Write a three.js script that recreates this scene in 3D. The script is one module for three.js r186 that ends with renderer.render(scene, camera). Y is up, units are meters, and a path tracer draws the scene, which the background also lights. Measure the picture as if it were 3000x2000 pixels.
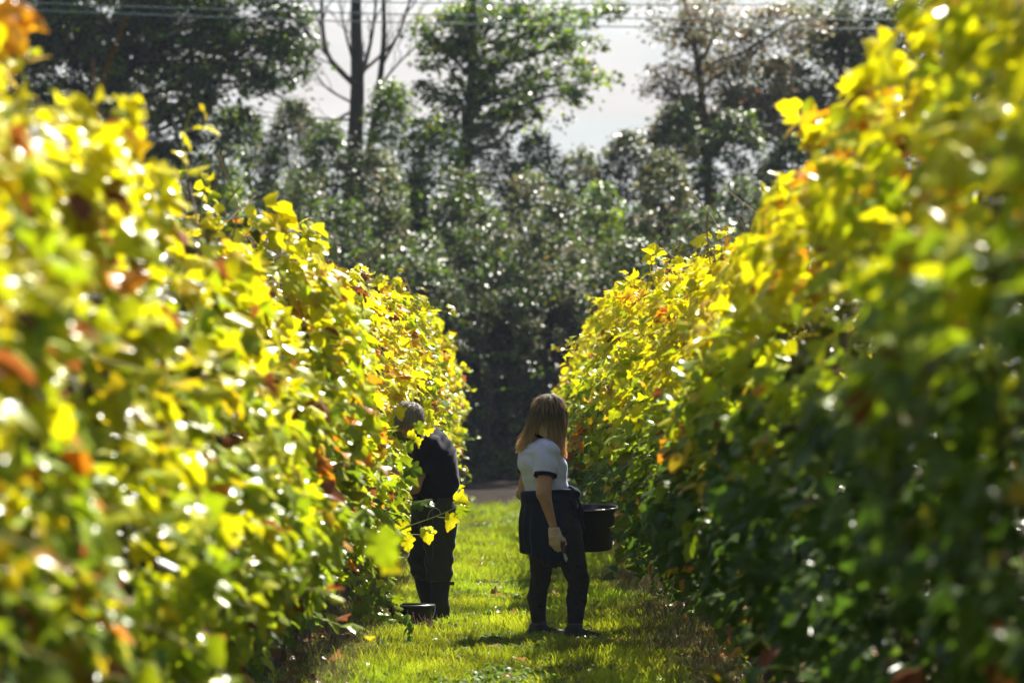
import * as THREE from 'three';
import { mergeGeometries } from 'three/addons/utils/BufferGeometryUtils.js';

// ---------- camera, sky, sun, haze, exposure ----------
const scene = new THREE.Scene();
const EYE = 1.55, K = 11250;                       // K: pixels of the 3000-wide photograph per metre at one metre
const camera = new THREE.PerspectiveCamera(2 * Math.atan(1000 / K) * 180 / Math.PI, 1024 / 682, 0.5, 8000);
camera.position.set(0, EYE, 0);
camera.lookAt(0, EYE + Math.tan(Math.atan(200 / K)) * 100, -100);
camera.focus = 25.7;
camera.userData.fStop = 3.1;
scene.add(camera);
const renderer = new THREE.WebGLRenderer();
renderer.toneMapping = THREE.LinearToneMapping;
renderer.toneMappingExposure = 4.1;
renderer.shadowMap.enabled = true;
const SUN_EL = 45 * Math.PI / 180, SUN_AZ = 20 * Math.PI / 180;
const toSun = new THREE.Vector3(Math.sin(SUN_AZ) * Math.cos(SUN_EL), Math.sin(SUN_EL), -Math.cos(SUN_AZ) * Math.cos(SUN_EL));
{ // a clear autumn sky, the same all round: paler towards the horizon
  const W = 64, H = 64, data = new Float32Array(W * H * 4);
  for (let y = 0; y < H; y++) { const up = Math.max(0, Math.sin(((y + 0.5) / H - 0.5) * Math.PI)), t = Math.pow(up, 0.45); for (let x = 0; x < W; x++) data.set([0.095 + (0.022 - 0.095) * t, 0.115 + (0.04 - 0.115) * t, 0.155 + (0.09 - 0.155) * t, 1], (y * W + x) * 4); }
  const sky = new THREE.DataTexture(data, W, H, THREE.RGBAFormat, THREE.FloatType); sky.mapping = THREE.EquirectangularReflectionMapping; sky.magFilter = THREE.LinearFilter; sky.needsUpdate = true;
  scene.background = sky; scene.environment = sky;
}
const sun = new THREE.DirectionalLight(new THREE.Color(1, 0.95, 0.86), 5);
sun.name = 'sun'; sun.position.copy(toSun).multiplyScalar(60).add(new THREE.Vector3(0, 0, -28)); sun.target.position.set(0, 0, -28);
sun.castShadow = true; sun.shadow.camera.left = -30; sun.shadow.camera.right = 30; sun.shadow.camera.top = 40; sun.shadow.camera.bottom = -40; sun.shadow.camera.far = 200;
scene.add(sun, sun.target);
scene.fog = new THREE.FogExp2(new THREE.Color(0.74, 0.83, 1.0), 0.00023);

// ---------- helpers ----------
const V = (x, y, z) => new THREE.Vector3(x, y, z);
const lerp = (a, b, t) => a + (b - a) * t, clamp = (x, a = 0, b = 1) => Math.min(b, Math.max(a, x)), smooth = (a, b, x) => { const t = clamp((x - a) / (b - a)); return t * t * (3 - 2 * t); };
function Rng(seed) { let s = seed >>> 0; const f = () => { s = (s + 0x6D2B79F5) >>> 0; let t = Math.imul(s ^ (s >>> 15), 1 | s); t = (t + Math.imul(t ^ (t >>> 7), 61 | t)) ^ t; return ((t ^ (t >>> 14)) >>> 0) / 4294967296; }; f.g = () => (f() + f() + f() + f() - 2) * 0.87; f.r = (a, b) => a + (b - a) * f(); return f; }
const hash3 = (x, y, z) => { let h = Math.imul(x, 374761393) + Math.imul(y, 668265263) + Math.imul(z, 2147483647 ^ 0x51ab33) | 0; h = Math.imul(h ^ (h >>> 13), 1274126177); return ((h ^ (h >>> 16)) >>> 0) / 4294967296; };
function noise(x, y, z = 0) {                                 // value noise, 0..1
  const X = Math.floor(x), Y = Math.floor(y), Z = Math.floor(z), f = (t) => t * t * (3 - 2 * t), u = f(x - X), v = f(y - Y), w = f(z - Z), h = (a, b, c) => hash3(X + a, Y + b, Z + c);
  return lerp(lerp(lerp(h(0, 0, 0), h(1, 0, 0), u), lerp(h(0, 1, 0), h(1, 1, 0), u), v), lerp(lerp(h(0, 0, 1), h(1, 0, 1), u), lerp(h(0, 1, 1), h(1, 1, 1), u), v), w);
}
const fbm = (x, y, z = 0) => 0.55 * noise(x, y, z) + 0.3 * noise(x * 2.1 + 7, y * 2.1, z * 2.1) + 0.15 * noise(x * 4.3, y * 4.3 + 3, z * 4.3);
const at = (px, py, d) => V((px - 1500) * d / K, EYE - (py - 1200) * d / K, -d);        // a place in the photograph at depth d
class Geo {                                                  // collects triangles into ONE geometry
  constructor() { this.n = 0; this.m = 0; this.cap(4096); this.capI(8192); }
  cap(k) { for (const [a, w] of [['p', 3], ['nn', 3], ['c', 3], ['t', 2]]) { const o = this[a]; this[a] = new Float32Array(k * w); if (o) this[a].set(o); } this.k = k; }
  capI(k) { const o = this.i; this.i = new Uint32Array(k); if (o) this.i.set(o); this.ki = k; }
  room(v, i) { while (this.n + v > this.k) this.cap(this.k * 2); while (this.m + i > this.ki) this.capI(this.ki * 2); }
  // a template placed with basis (X, Y, Z), at o
  put(T, o, X, Y, Z, s, c) {
    const nv = T.p.length / 3, ni = T.i.length; this.room(nv, ni);
    const { p, nn, t } = this, C = this.c, b = this.n;
    for (let k = 0; k < nv; k++) {
      const x = T.p[3 * k] * s, y = T.p[3 * k + 1] * s, z = T.p[3 * k + 2] * s, q = 3 * (b + k), a = T.n[3 * k], d = T.n[3 * k + 1], e = T.n[3 * k + 2];
      p[q] = o.x + X.x * x + Y.x * y + Z.x * z; p[q + 1] = o.y + X.y * x + Y.y * y + Z.y * z; p[q + 2] = o.z + X.z * x + Y.z * y + Z.z * z;
      nn[q] = X.x * a + Y.x * d + Z.x * e; nn[q + 1] = X.y * a + Y.y * d + Z.y * e; nn[q + 2] = X.z * a + Y.z * d + Z.z * e;
      const g = T.g ? T.g[k] : 1; C[q] = c[0] * g; C[q + 1] = c[1] * g; C[q + 2] = c[2] * g;
      t[2 * (b + k)] = T.t[2 * k]; t[2 * (b + k) + 1] = T.t[2 * k + 1];
    }
    for (let k = 0; k < ni; k++) this.i[this.m + k] = b + T.i[k];
    this.n += nv; this.m += ni;
  }
  // a tapered tube through points with radii, colour c
  tube(pts, rad, c, seg = 6, vs = 1) {
    const n = pts.length; this.room(n * (seg + 1), (n - 1) * seg * 6);
    const b = this.n, T = V(), A = V(), B = V(), q = V(); let len = 0, ref = V(0.3, 0.1, 0.9).normalize();
    for (let k = 0; k < n; k++) {
      T.subVectors(pts[Math.min(k + 1, n - 1)], pts[Math.max(k - 1, 0)]).normalize();
      A.copy(ref).addScaledVector(T, -ref.dot(T)); if (A.lengthSq() < 1e-4) A.set(T.y, -T.x, T.z * 0.1); A.normalize(); ref = A.clone(); B.crossVectors(T, A);
      if (k) len += pts[k].distanceTo(pts[k - 1]);
      for (let j = 0; j <= seg; j++) {
        const a = j / seg * 2 * Math.PI, w = this.n++; q.copy(A).multiplyScalar(Math.cos(a)).addScaledVector(B, Math.sin(a));
        this.nn.set([q.x, q.y, q.z], 3 * w); const r = rad[k] ?? rad[rad.length - 1]; this.p.set([pts[k].x + q.x * r, pts[k].y + q.y * r, pts[k].z + q.z * r], 3 * w);
        const cc = Array.isArray(c[0]) ? c[Math.min(k, c.length - 1)] : c; this.c.set(cc, 3 * w); this.t.set([j / seg, len * vs], 2 * w);
      }
    }
    for (let k = 0; k < n - 1; k++) for (let j = 0; j < seg; j++) { const u = b + k * (seg + 1) + j, v = u + seg + 1; this.i.set([u, u + 1, v, u + 1, v + 1, v], this.m); this.m += 6; }
  }
  geometry() {
    const g = new THREE.BufferGeometry(), n = this.n;
    g.setAttribute('position', new THREE.BufferAttribute(this.p.slice(0, 3 * n), 3)); g.setAttribute('normal', new THREE.BufferAttribute(this.nn.slice(0, 3 * n), 3));
    g.setAttribute('color', new THREE.BufferAttribute(this.c.slice(0, 3 * n), 3)); g.setAttribute('uv', new THREE.BufferAttribute(this.t.slice(0, 2 * n), 2));
    g.setIndex(new THREE.BufferAttribute(this.i.slice(0, this.m), 1)); return g;
  }
}
const curve = (pts, n) => new THREE.CatmullRomCurve3(pts).getPoints(n);
const taper = (a, b, n, e = 1) => Array.from({ length: n + 1 }, (_, k) => lerp(a, b, (k / n) ** e));
const names = new Map();
function numbered(n) { const k = names.get(n) ?? 0; names.set(n, k + 1); return k ? n + '_' + String(k).padStart(3, '0') : n; }
function mesh(name, geo, mat, parent) { const m = new THREE.Mesh(geo.isBufferGeometry ? geo : geo.geometry(), mat); m.name = parent ? name : numbered(name); m.castShadow = m.receiveShadow = true; (parent ?? scene).add(m); return m; }
function thing(name, label, category, [x, y, z] = [0, 0, 0], group) { const o = new THREE.Group(); o.name = numbered(name); o.position.set(x, y, z); tag(o, label, category, group); scene.add(o); return o; }
function tag(o, label, category, group) { Object.assign(o.userData, { label, category }); if (group) o.userData.group = group; return o; }
function kind(o, k) { o.userData.kind = k; return o; }
function tex(w, h, fn, srgb = false) {                       // fn(u, v) -> [r, g, b] 0..1
  const d = new Uint8Array(w * h * 4);
  for (let y = 0; y < h; y++) for (let x = 0; x < w; x++) { const c = fn((x + 0.5) / w, (y + 0.5) / h), o = (y * w + x) * 4; d[o] = 255 * clamp(c[0]); d[o + 1] = 255 * clamp(c[1]); d[o + 2] = 255 * clamp(c[2]); d[o + 3] = 255; }
  const t = new THREE.DataTexture(d, w, h); t.wrapS = t.wrapT = THREE.RepeatWrapping; t.magFilter = t.minFilter = THREE.LinearFilter; if (srgb) t.colorSpace = THREE.SRGBColorSpace; t.needsUpdate = true; return t;
}
const std = (o) => new THREE.MeshStandardMaterial({ roughness: 0.9, ...o });
const phys = (o) => new THREE.MeshPhysicalMaterial(o);

// ---------- leaf shapes ----------
function leafTemplate(half, bend, seed, centre = [0, 0.3]) {      // outline of one half from stalk to tip, mirrored; bent along the blade
  const r = Rng(seed), pts = [...half, ...half.slice(1, -1).reverse().map(([x, y]) => [-x, y])].map(([x, y]) => [x * r.r(0.93, 1.07), y * r.r(0.95, 1.05)]);
  const all = [centre, ...pts], ph = r() * 6, p = [], t = [], i = [];
  for (const [x, y] of all) { p.push(x, y, bend.cup * x * x * 2 - bend.droop * y * y + bend.wave * Math.sin(7 * Math.atan2(x, y - 0.3) + ph) * Math.hypot(x, y - 0.3)); t.push(x + 0.5, clamp((y + 0.2) / 1.2)); }
  for (let k = 0; k < pts.length; k++) i.push(0, 1 + (k + 1) % pts.length, 1 + k);
  const g = new THREE.BufferGeometry(); g.setAttribute('position', new THREE.Float32BufferAttribute(p, 3)); g.setAttribute('uv', new THREE.Float32BufferAttribute(t, 2)); g.setIndex(i); g.computeVertexNormals();
  return { p, n: g.attributes.normal.array, t, i, geometry: g };
}
const VINE = [[0, 0], [0.07, -0.13], [0.24, -0.19], [0.36, -0.1], [0.47, 0.0], [0.4, 0.12], [0.53, 0.24], [0.57, 0.4], [0.42, 0.46], [0.34, 0.5], [0.38, 0.63], [0.3, 0.76], [0.17, 0.79], [0.1, 0.9], [0, 1]];
const VINE_FAR = [[0, -0.05], [0.25, -0.19], [0.47, 0.02], [0.56, 0.38], [0.34, 0.52], [0.3, 0.76], [0, 1]];
const BENDS = [{ cup: 0.35, droop: 0.25, wave: 0.05 }, { cup: -0.3, droop: 0.35, wave: 0.07 }, { cup: 0.15, droop: 0.5, wave: 0.09 }, { cup: -0.55, droop: 0.1, wave: 0.05 }, { cup: 0.8, droop: 0.15, wave: 0.06 }];
const vineLeaves = BENDS.map((b, k) => leafTemplate(VINE, b, 11 + k)), vineLeavesFar = BENDS.map((b, k) => leafTemplate(VINE_FAR, b, 31 + k));
const OVATE = [[0, 0], [0.24, 0.18], [0.3, 0.42], [0.17, 0.75], [0, 1]], RHOMB = [[0, 0], [0.33, 0.42], [0, 1]];
const rhombs = [0.5, -0.5, 0.9].map((c, k) => { const p = [0, 0, 0, 0.34, 0.45, c * 0.2, 0, 1, -0.08, -0.34, 0.45, c * 0.2], g = new THREE.BufferGeometry(); g.setAttribute('position', new THREE.Float32BufferAttribute(p, 3)); g.setIndex([0, 1, 2, 0, 2, 3]); g.computeVertexNormals(); return { p, n: g.attributes.normal.array, t: [0.5, 0, 1, 0.5, 0.5, 1, 0, 0.5], i: [0, 1, 2, 0, 2, 3] }; });
const ovates = BENDS.slice(0, 3).map((b, k) => leafTemplate(OVATE, b, 51 + k));
const leafTex = tex(256, 256, (u, v) => {                     // palmate veins, blotches, browned margins
  const x = u - 0.5, y = v * 1.2 - 0.2; let vein = 0;
  for (const a of [0, 0.75, -0.75, 1.75, -1.75]) { const dx = Math.sin(a), dy = Math.cos(a), along = x * dx + y * dy, off = Math.abs(x * dy - y * dx); if (along > 0) { vein = Math.max(vein, smooth(0.016, 0.004, off)); for (let k = 1; k < 6; k++) { const s = along - k * 0.13 - off * 0.7; vein = Math.max(vein, 0.5 * smooth(0.012, 0.003, Math.abs(s)) * smooth(0.2, 0.1, off)); } } }
  const b = fbm(u * 7, v * 7, 3), spots = smooth(0.66, 0.74, fbm(u * 12 + 4, v * 12, 9)), rim = smooth(0.34, 0.6, Math.hypot(x, y - 0.35)) * smooth(0.45, 0.7, fbm(u * 6, v * 6 + 9, 1));
  const m = 0.78 + 0.3 * (b - 0.5) + 0.2 * vein, br = clamp(0.35 * spots + 0.5 * rim);
  return [lerp(m, 0.5, br), lerp(m, 0.26, br), lerp(m * (1 - 0.1 * vein), 0.12, br)];
});
const leafMaterial = (color, extra = {}) => phys({ color, map: leafTex, vertexColors: true, side: THREE.DoubleSide, roughness: 0.95, transmission: 0.5, thickness: 0, specularIntensity: 0.08, clearcoat: 0.36, clearcoatRoughness: 0.27, ...extra });
const vineMat = leafMaterial(0xffffff);
const shadeLeaf = phys({ vertexColors: true, side: THREE.DoubleSide, roughness: 0.95, transmission: 0.45, thickness: 0, specularIntensity: 0.25, clearcoat: 0.75, clearcoatRoughness: 0.4 });
const grassMat = phys({ vertexColors: true, side: THREE.DoubleSide, roughness: 0.95, transmission: 0.4, thickness: 0, specularIntensity: 0.2, clearcoat: 0.5, clearcoatRoughness: 0.3 });
const barkTex = tex(128, 256, (u, v) => { const n = fbm(u * 14, v * 5, 2), k = 0.55 + 0.75 * (n - 0.3); return [k, k * 0.97, k * 0.93]; });
const barkMat = std({ vertexColors: true, map: barkTex, bumpMap: barkTex, bumpScale: 0.012, roughness: 0.95 });

// ---------- ground, track, far hills ----------
const soilTex = tex(512, 512, (u, v) => { const w = (s) => { const a = u * s, b = v * s; return fbm(a, b, 5); }, n = w(9), m = w(40), k = 0.5 + 0.6 * (n - 0.5) + 0.5 * (m - 0.5); return [k, k * 0.93, k * 0.84]; });
const soilUv = (g, s) => { const p = g.attributes.position, t = new Float32Array(p.count * 2); for (let k = 0; k < p.count; k++) { t[2 * k] = p.getX(k) * s; t[2 * k + 1] = p.getZ(k) * s; } g.setAttribute('uv', new THREE.BufferAttribute(t, 2)); return g; };
function sheet(x0, x1, d0, d1, nx, nd, fy, fc) {              // a strip of terrain
  const g = new Geo(); g.room((nx + 1) * (nd + 1), nx * nd * 6);
  for (let j = 0; j <= nd; j++) for (let k = 0; k <= nx; k++) { const x = lerp(x0, x1, k / nx), d = lerp(d0, d1, j / nd), w = g.n++; g.p.set([x, fy(x, d), -d], 3 * w); g.c.set(fc ? fc(x, d) : [1, 1, 1], 3 * w); g.t.set([x, d], 2 * w); }
  for (let j = 0; j < nd; j++) for (let k = 0; k < nx; k++) { const a = j * (nx + 1) + k, b = a + nx + 1; g.i.set([a, a + 1, b, a + 1, b + 1, b], g.m); g.m += 6; }
  const q = g.geometry(); q.computeVertexNormals(); return q;
}
const soilMap = soilTex.clone(); soilMap.repeat.set(0.6, 0.6); soilMap.needsUpdate = true;
const groundMat = phys({ vertexColors: true, map: soilMap, bumpMap: soilMap, bumpScale: 0.02, roughness: 1, specularIntensity: 0.05 });
const groundColor = (x, d) => { const n = fbm(x * 0.9, d * 0.9), g = smooth(1.35, 0.75, Math.abs(x) + 0.5 * (n - 0.5)); const e = d > 47 || Math.abs(x) > 2.2 ? 1 : g; return [lerp(0.13, 0.07, e) * (0.7 + 0.6 * n), lerp(0.095, 0.1, e) * (0.7 + 0.6 * n), lerp(0.055, 0.012, e)]; };
const bank = (x, d) => 0.26 * smooth(62, 69, d) + smooth(70, 84, d) * (0.8 + 0.4 * noise(x * 0.3, 2)) - smooth(90, 125, d) * 4;
kind(mesh('ground', sheet(-40, 40, -30, 62, 120, 140, (x, d) => 0.03 * (fbm(x * 1.2, d * 1.2) - 0.5), groundColor), groundMat), 'structure');
kind(mesh('track', sheet(-60, 60, 61.6, 70, 120, 24, (x, d) => bank(x, d) + 0.03 * smooth(61.6, 63, d) + 0.09 * (fbm(x * 0.8, d * 0.8, 4) - 0.5) * smooth(61.6, 63, d), (x, d) => { const n = fbm(x * 0.7, d * 1.6, 8); return [0.036 * (0.4 + 1.2 * n), 0.029 * (0.4 + 1.2 * n), 0.023 * (0.4 + 1.2 * n)]; }), groundMat), 'structure');
kind(mesh('bank', sheet(-70, 70, 69, 140, 80, 40, (x, d) => bank(x, d) - 0.1 + 0.16 * smooth(69, 71.5, d), (x, d) => [0.06, 0.06, 0.025]), groundMat), 'structure');
kind(mesh('meadow', sheet(-900, 900, 120, 700, 30, 20, (x, d) => -3 + smooth(300, 700, d) * 6, () => [0.1, 0.12, 0.045]), std({ vertexColors: true })), 'structure');
const hillHeight = (x, d) => { const t = smooth(560, 2600, d); return t * (430 + 90 * (fbm(x * 0.0016 + 3, d * 0.0012) - 0.5)) + 40 * (fbm(x * 0.004, d * 0.004, 6) - 0.5) * smooth(560, 900, d) - 2; };
const fields = [[0.14, 0.16, 0.15], [0.25, 0.21, 0.18], [0.14, 0.16, 0.14], [0.25, 0.25, 0.24], [0.1, 0.12, 0.11], [0.2, 0.2, 0.19]];  // field colours greyed, and evened out below, to imitate distant haze
const hill = sheet(-1500, 1500, 600, 2800, 130, 130, hillHeight, (x, d) => { const a = Math.floor((x + 60 * noise(d * 0.004, 5) + d * 0.25) / 130), b = Math.floor((d + 80 * noise(x * 0.005, 8)) / 170), w = hash3(a, b, 3); const c = fields[Math.floor(w * fields.length)]; const k = 0.85 + 0.3 * noise(x * 0.05, d * 0.05); return c.map((v, j) => lerp(v, [0.18, 0.19, 0.18][j], 0.5) * k); });
kind(mesh('hills', hill, std({ vertexColors: true, roughness: 1 })), 'structure');

// ---------- trees and shrubs beyond the track ----------
const GREENS = { dark: [[0.06, 0.095, 0.012], [0.1, 0.16, 0.014], [0.04, 0.056, 0.014]], fresh: [[0.2, 0.32, 0.016], [0.32, 0.44, 0.02], [0.12, 0.2, 0.016]], grey: [[0.15, 0.165, 0.055], [0.23, 0.22, 0.1], [0.09, 0.1, 0.03]], brown: [[0.24, 0.18, 0.08], [0.17, 0.16, 0.07], [0.28, 0.2, 0.1]] };
function orient(r, up, spread, out) {                         // blade axes: Z is the face, Y points to the tip
  const Z = V(r.g() * spread, up + r.g() * spread * 0.6, r.g() * spread).add(out ?? V(0, 0, 0)).normalize(), Y = V(r.g(), r.g() - 0.5, r.g());
  Y.addScaledVector(Z, -Y.dot(Z)).normalize(); return [V(0, 0, 0).crossVectors(Y, Z), Y, Z];
}
// leaves of one ellipsoid of a crown, gathered in clumps; returns clump centres
function leafBlob(g, r, c, rad, clumps, per, size, tones, spread = 0.32, shell = 0.5) {
  const ends = [];
  for (let k = 0; k < clumps; k++) {
    const a = V(r.g(), r.g(), r.g()).normalize().multiplyScalar(lerp(Math.cbrt(r()), 1, shell)), m = V(c.x + a.x * rad.x, c.y + a.y * rad.y, c.z + a.z * rad.z), tone = tones[Math.floor(r() * tones.length)], s = spread * r.r(0.6, 1.4), n = per * r.r(0.5, 1.5);
    ends.push(m);
    for (let j = 0; j < n; j++) {
      const p = V(m.x + r.g() * s, m.y + r.g() * s * 0.6, m.z + r.g() * s), [X, Y, Z] = orient(r, 0.75, 0.85), q = r.r(0.75, 1.25), w = r() < 0.03 ? [2.4, 1.2, 0.8] : [1, 1, 1];
      g.put(rhombs[(r() * 3) | 0], p, X, Y, Z, size * r.r(0.65, 1.3), [tone[0] * q * w[0], tone[1] * q * w[1], tone[2] * q * w[2]]);
    }
  }
  return ends;
}
function limb(g, r, a, b, ra, rb, c, wob = 0.06, n = 6) {
  const L = a.distanceTo(b), pts = [a.clone()];
  for (let k = 1; k < n; k++) pts.push(a.clone().lerp(b, k / n).add(V(r.g(), r.g() * 0.6 + 0.3 * Math.sin(k / n * 3), r.g()).multiplyScalar(wob * L)));
  pts.push(b.clone()); g.tube(curve(pts, n * 2), taper(ra, rb, n * 2), c, ra > 0.06 ? 8 : 5, 0.5); return pts;
}
const BARK = [0.075, 0.06, 0.045];
function leafyTree(name, label, d, trunk, rTrunk, blobs, tones, leaf, seed, density = 1, group) {
  const r = Rng(seed), base = at(trunk[0][0], trunk[0][1], d); base.y = bank(base.x, d);
  const o = thing(name, label, 'tree', [base.x, base.y, base.z], group), L = (px, py, dd = 0) => at(px, py, d + dd).sub(base);
  const tg = new Geo(), tp = [V(0, -0.2, 0), ...trunk.slice(1).map(([x, y]) => L(x, y))], cl = curve(tp, 24); tg.tube(cl, taper(rTrunk, rTrunk * 0.25, 24), BARK, 10, 0.5);
  const tm = mesh('trunk', tg, barkMat, o);
  const bg = new Geo(), cg = new Geo();
  for (const [px, py, rx, ry, k = 1] of blobs) {
    const c = L(px, py, r.g() * 1.2), m = d / K, rad = V(rx * m, ry * m, Math.max(rx, ry) * m * 0.9), n = Math.max(4, rx * ry * 0.0021 * k * density);
    const ends = leafBlob(cg, r, c, rad, n, 26, leaf, tones, 0.3);
    let best = cl[0], bd = 1e9; for (const q of cl) { const w = q.distanceTo(V(c.x, c.y - 0.9, c.z)); if (w < bd) { bd = w; best = q; } }
    const hub = limb(bg, r, best, c, 0.05, 0.022, BARK, 0.05)[4];
    ends.forEach((e, j) => { if (j % 3 === 0) limb(bg, r, hub, e, 0.018, 0.006, BARK, 0.07, 4); });
  }
  mesh('branches', bg, barkMat, tm); kind(mesh('crown', cg, shadeLeaf, o), 'stuff'); return o;
}
leafyTree('tree', 'dark broad tree behind the top of the left vine row', 80, [[260, 1400], [280, 700], [330, 300], [380, 0], [400, -300]], 0.26, [[60, 60, 230, 140, 1.2], [300, 40, 240, 150, 1.3], [520, 110, 210, 140, 1.2], [720, 60, 180, 80], [790, 175, 130, 75], [840, 120, 80, 50], [660, 235, 130, 55], [450, 260, 200, 90], [150, 220, 220, 120, 1.2], [620, 330, 70, 40, 0.8], [470, 400, 160, 90], [420, -180, 520, 190, 0.9]], [...GREENS.dark, ...GREENS.dark, GREENS.fresh[2], GREENS.fresh[0]], 0.14, 101, 2.3);
leafyTree('tree', 'green layered tree with a slim dark trunk right of the bare tree', 82, [[1330, 1380], [1352, 520], [1376, 330], [1386, 120], [1384, -120], [1390, -400]], 0.17, [[1330, 60, 110, 55], [1450, 40, 150, 50], [1600, 60, 140, 36], [1720, 22, 110, 22], [1300, 165, 85, 50], [1420, 145, 120, 50], [1570, 140, 140, 34], [1700, 112, 95, 26], [1480, 225, 150, 44], [1650, 200, 105, 26], [1745, 235, 50, 12], [1330, 255, 110, 50], [1450, 305, 130, 42], [1620, 275, 100, 30], [1320, 345, 90, 34], [1560, 350, 90, 26], [1260, 100, 55, 36]], [...GREENS.dark, ...GREENS.fresh, GREENS.dark[1]], 0.14, 102, 2.1);
leafyTree('tree', 'thin sparse brown-leaved tree with a forked trunk right of the gap', 84, [[2085, 1380], [2080, 640], [2072, 450], [2058, 300], [2040, 150], [2010, 20], [1990, -150]], 0.13, [[1980, 60, 105, 80, 0.55], [2120, 60, 130, 80, 0.55], [2250, 110, 110, 80, 0.6], [2050, 165, 120, 70, 0.6], [2190, 225, 130, 70, 1], [1950, 250, 80, 55, 0.8], [2110, 330, 130, 80, 1.3], [2000, 380, 110, 70, 1.2], [2230, 330, 120, 80, 1.2], [2330, 60, 90, 60, 0.5]], [...GREENS.grey, ...GREENS.brown], 0.115, 103, 3);
leafyTree('tree', 'rounded grey-green tree beside the top of the right vine row', 85, [[2480, 1380], [2480, 700], [2470, 300], [2460, 60]], 0.16, [[2450, 230, 170, 150], [2340, 360, 130, 110], [2490, 110, 130, 70], [2620, 300, 160, 180], [2580, 130, 120, 90, 0.8], [2740, 230, 140, 170], [2380, 40, 90, 60], [2560, 20, 120, 60], [2280, 250, 90, 80]], [...GREENS.dark, ...GREENS.grey], 0.125, 104, 2.6);
leafyTree('tree', 'dark tree crown at the top right corner behind the vines', 88, [[2900, 1380], [2900, 500], [2890, 100]], 0.2, [[2850, 20, 200, 120, 1.2], [2980, 160, 170, 150, 1.2], [2720, 0, 120, 60]], GREENS.dark, 0.14, 105, 2.4);
{ // the bare tree
  const d = 83, r = Rng(77), base = at(1030, 1380, d); base.y = bank(base.x, d);
  const o = thing('tree', 'bare tree with a thick dark trunk and leafless upswept branches', 'tree', base.toArray()), L = (px, py, dd = 0) => at(px, py, d + dd).sub(base);
  const tg = new Geo(), bg = new Geo();
  tg.tube(curve([V(0, -0.2, 0), L(1028, 700), L(1036, 480), L(1046, 260), L(1042, 60), L(1044, -200), L(1030, -500)], 30), taper(0.22, 0.06, 30, 1.2), BARK, 10, 0.5);
  tg.tube(curve([L(1040, 640), L(1085, 420), L(1110, 250), L(1124, 110), L(1122, -80), L(1140, -350)], 20), taper(0.1, 0.03, 20), BARK, 8, 0.5);
  const tm = mesh('trunk', tg, barkMat, o);
  const twig = (a, b, ra, depth) => { const p = limb(bg, r, a, b, ra, ra * 0.35, BARK, 0.05, 6); if (depth > 0) for (let k = 0; k < 3 + depth; k++) { const s = p[2 + ((r() * 4) | 0)], dir = b.clone().sub(a).normalize().multiplyScalar(0.7).add(V(r.g() * 0.8, 0.35 + r.g() * 0.6, r.g() * 0.7)); twig(s, s.clone().addScaledVector(dir, a.distanceTo(b) * r.r(0.3, 0.5)), ra * 0.38, depth - 1); } };
  for (const [P, ra] of [[[[1040, 250], [960, 160], [942, 50], [944, -90]], 0.07], [[[1048, 255], [1085, 120], [1108, -60]], 0.06], [[[1060, 210], [1160, 110], [1215, -60]], 0.045], [[[1034, 240], [935, 135], [885, 60], [870, -60]], 0.04], [[[1118, 190], [1165, 100], [1205, -10]], 0.04], [[[1020, 330], [930, 370], [840, 300], [770, 250]], 0.04], [[[1022, 350], [900, 345], [700, 338]], 0.03], [[[1040, 200], [1010, 90], [985, -60]], 0.035], [[[1110, 250], [1190, 160], [1290, 80]], 0.03], [[[1030, 300], [950, 250], [905, 170]], 0.03]]) {
    const pts = curve(P.map(([x, y]) => L(x, y, r.g() * 0.6)), 14); bg.tube(pts, taper(ra, ra * 0.35, 14), BARK, 6, 0.5);
    for (let k = 3; k < 14; k += 2) { const dir = pts[k].clone().sub(pts[k - 1]).normalize().add(V(r.g() * 0.9, 0.3 + r.g() * 0.5, r.g() * 0.8)); twig(pts[k], pts[k].clone().addScaledVector(dir, r.r(0.5, 1.2)), ra * 0.3, 1); }
  }
  mesh('branches', bg, barkMat, tm);
}
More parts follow.
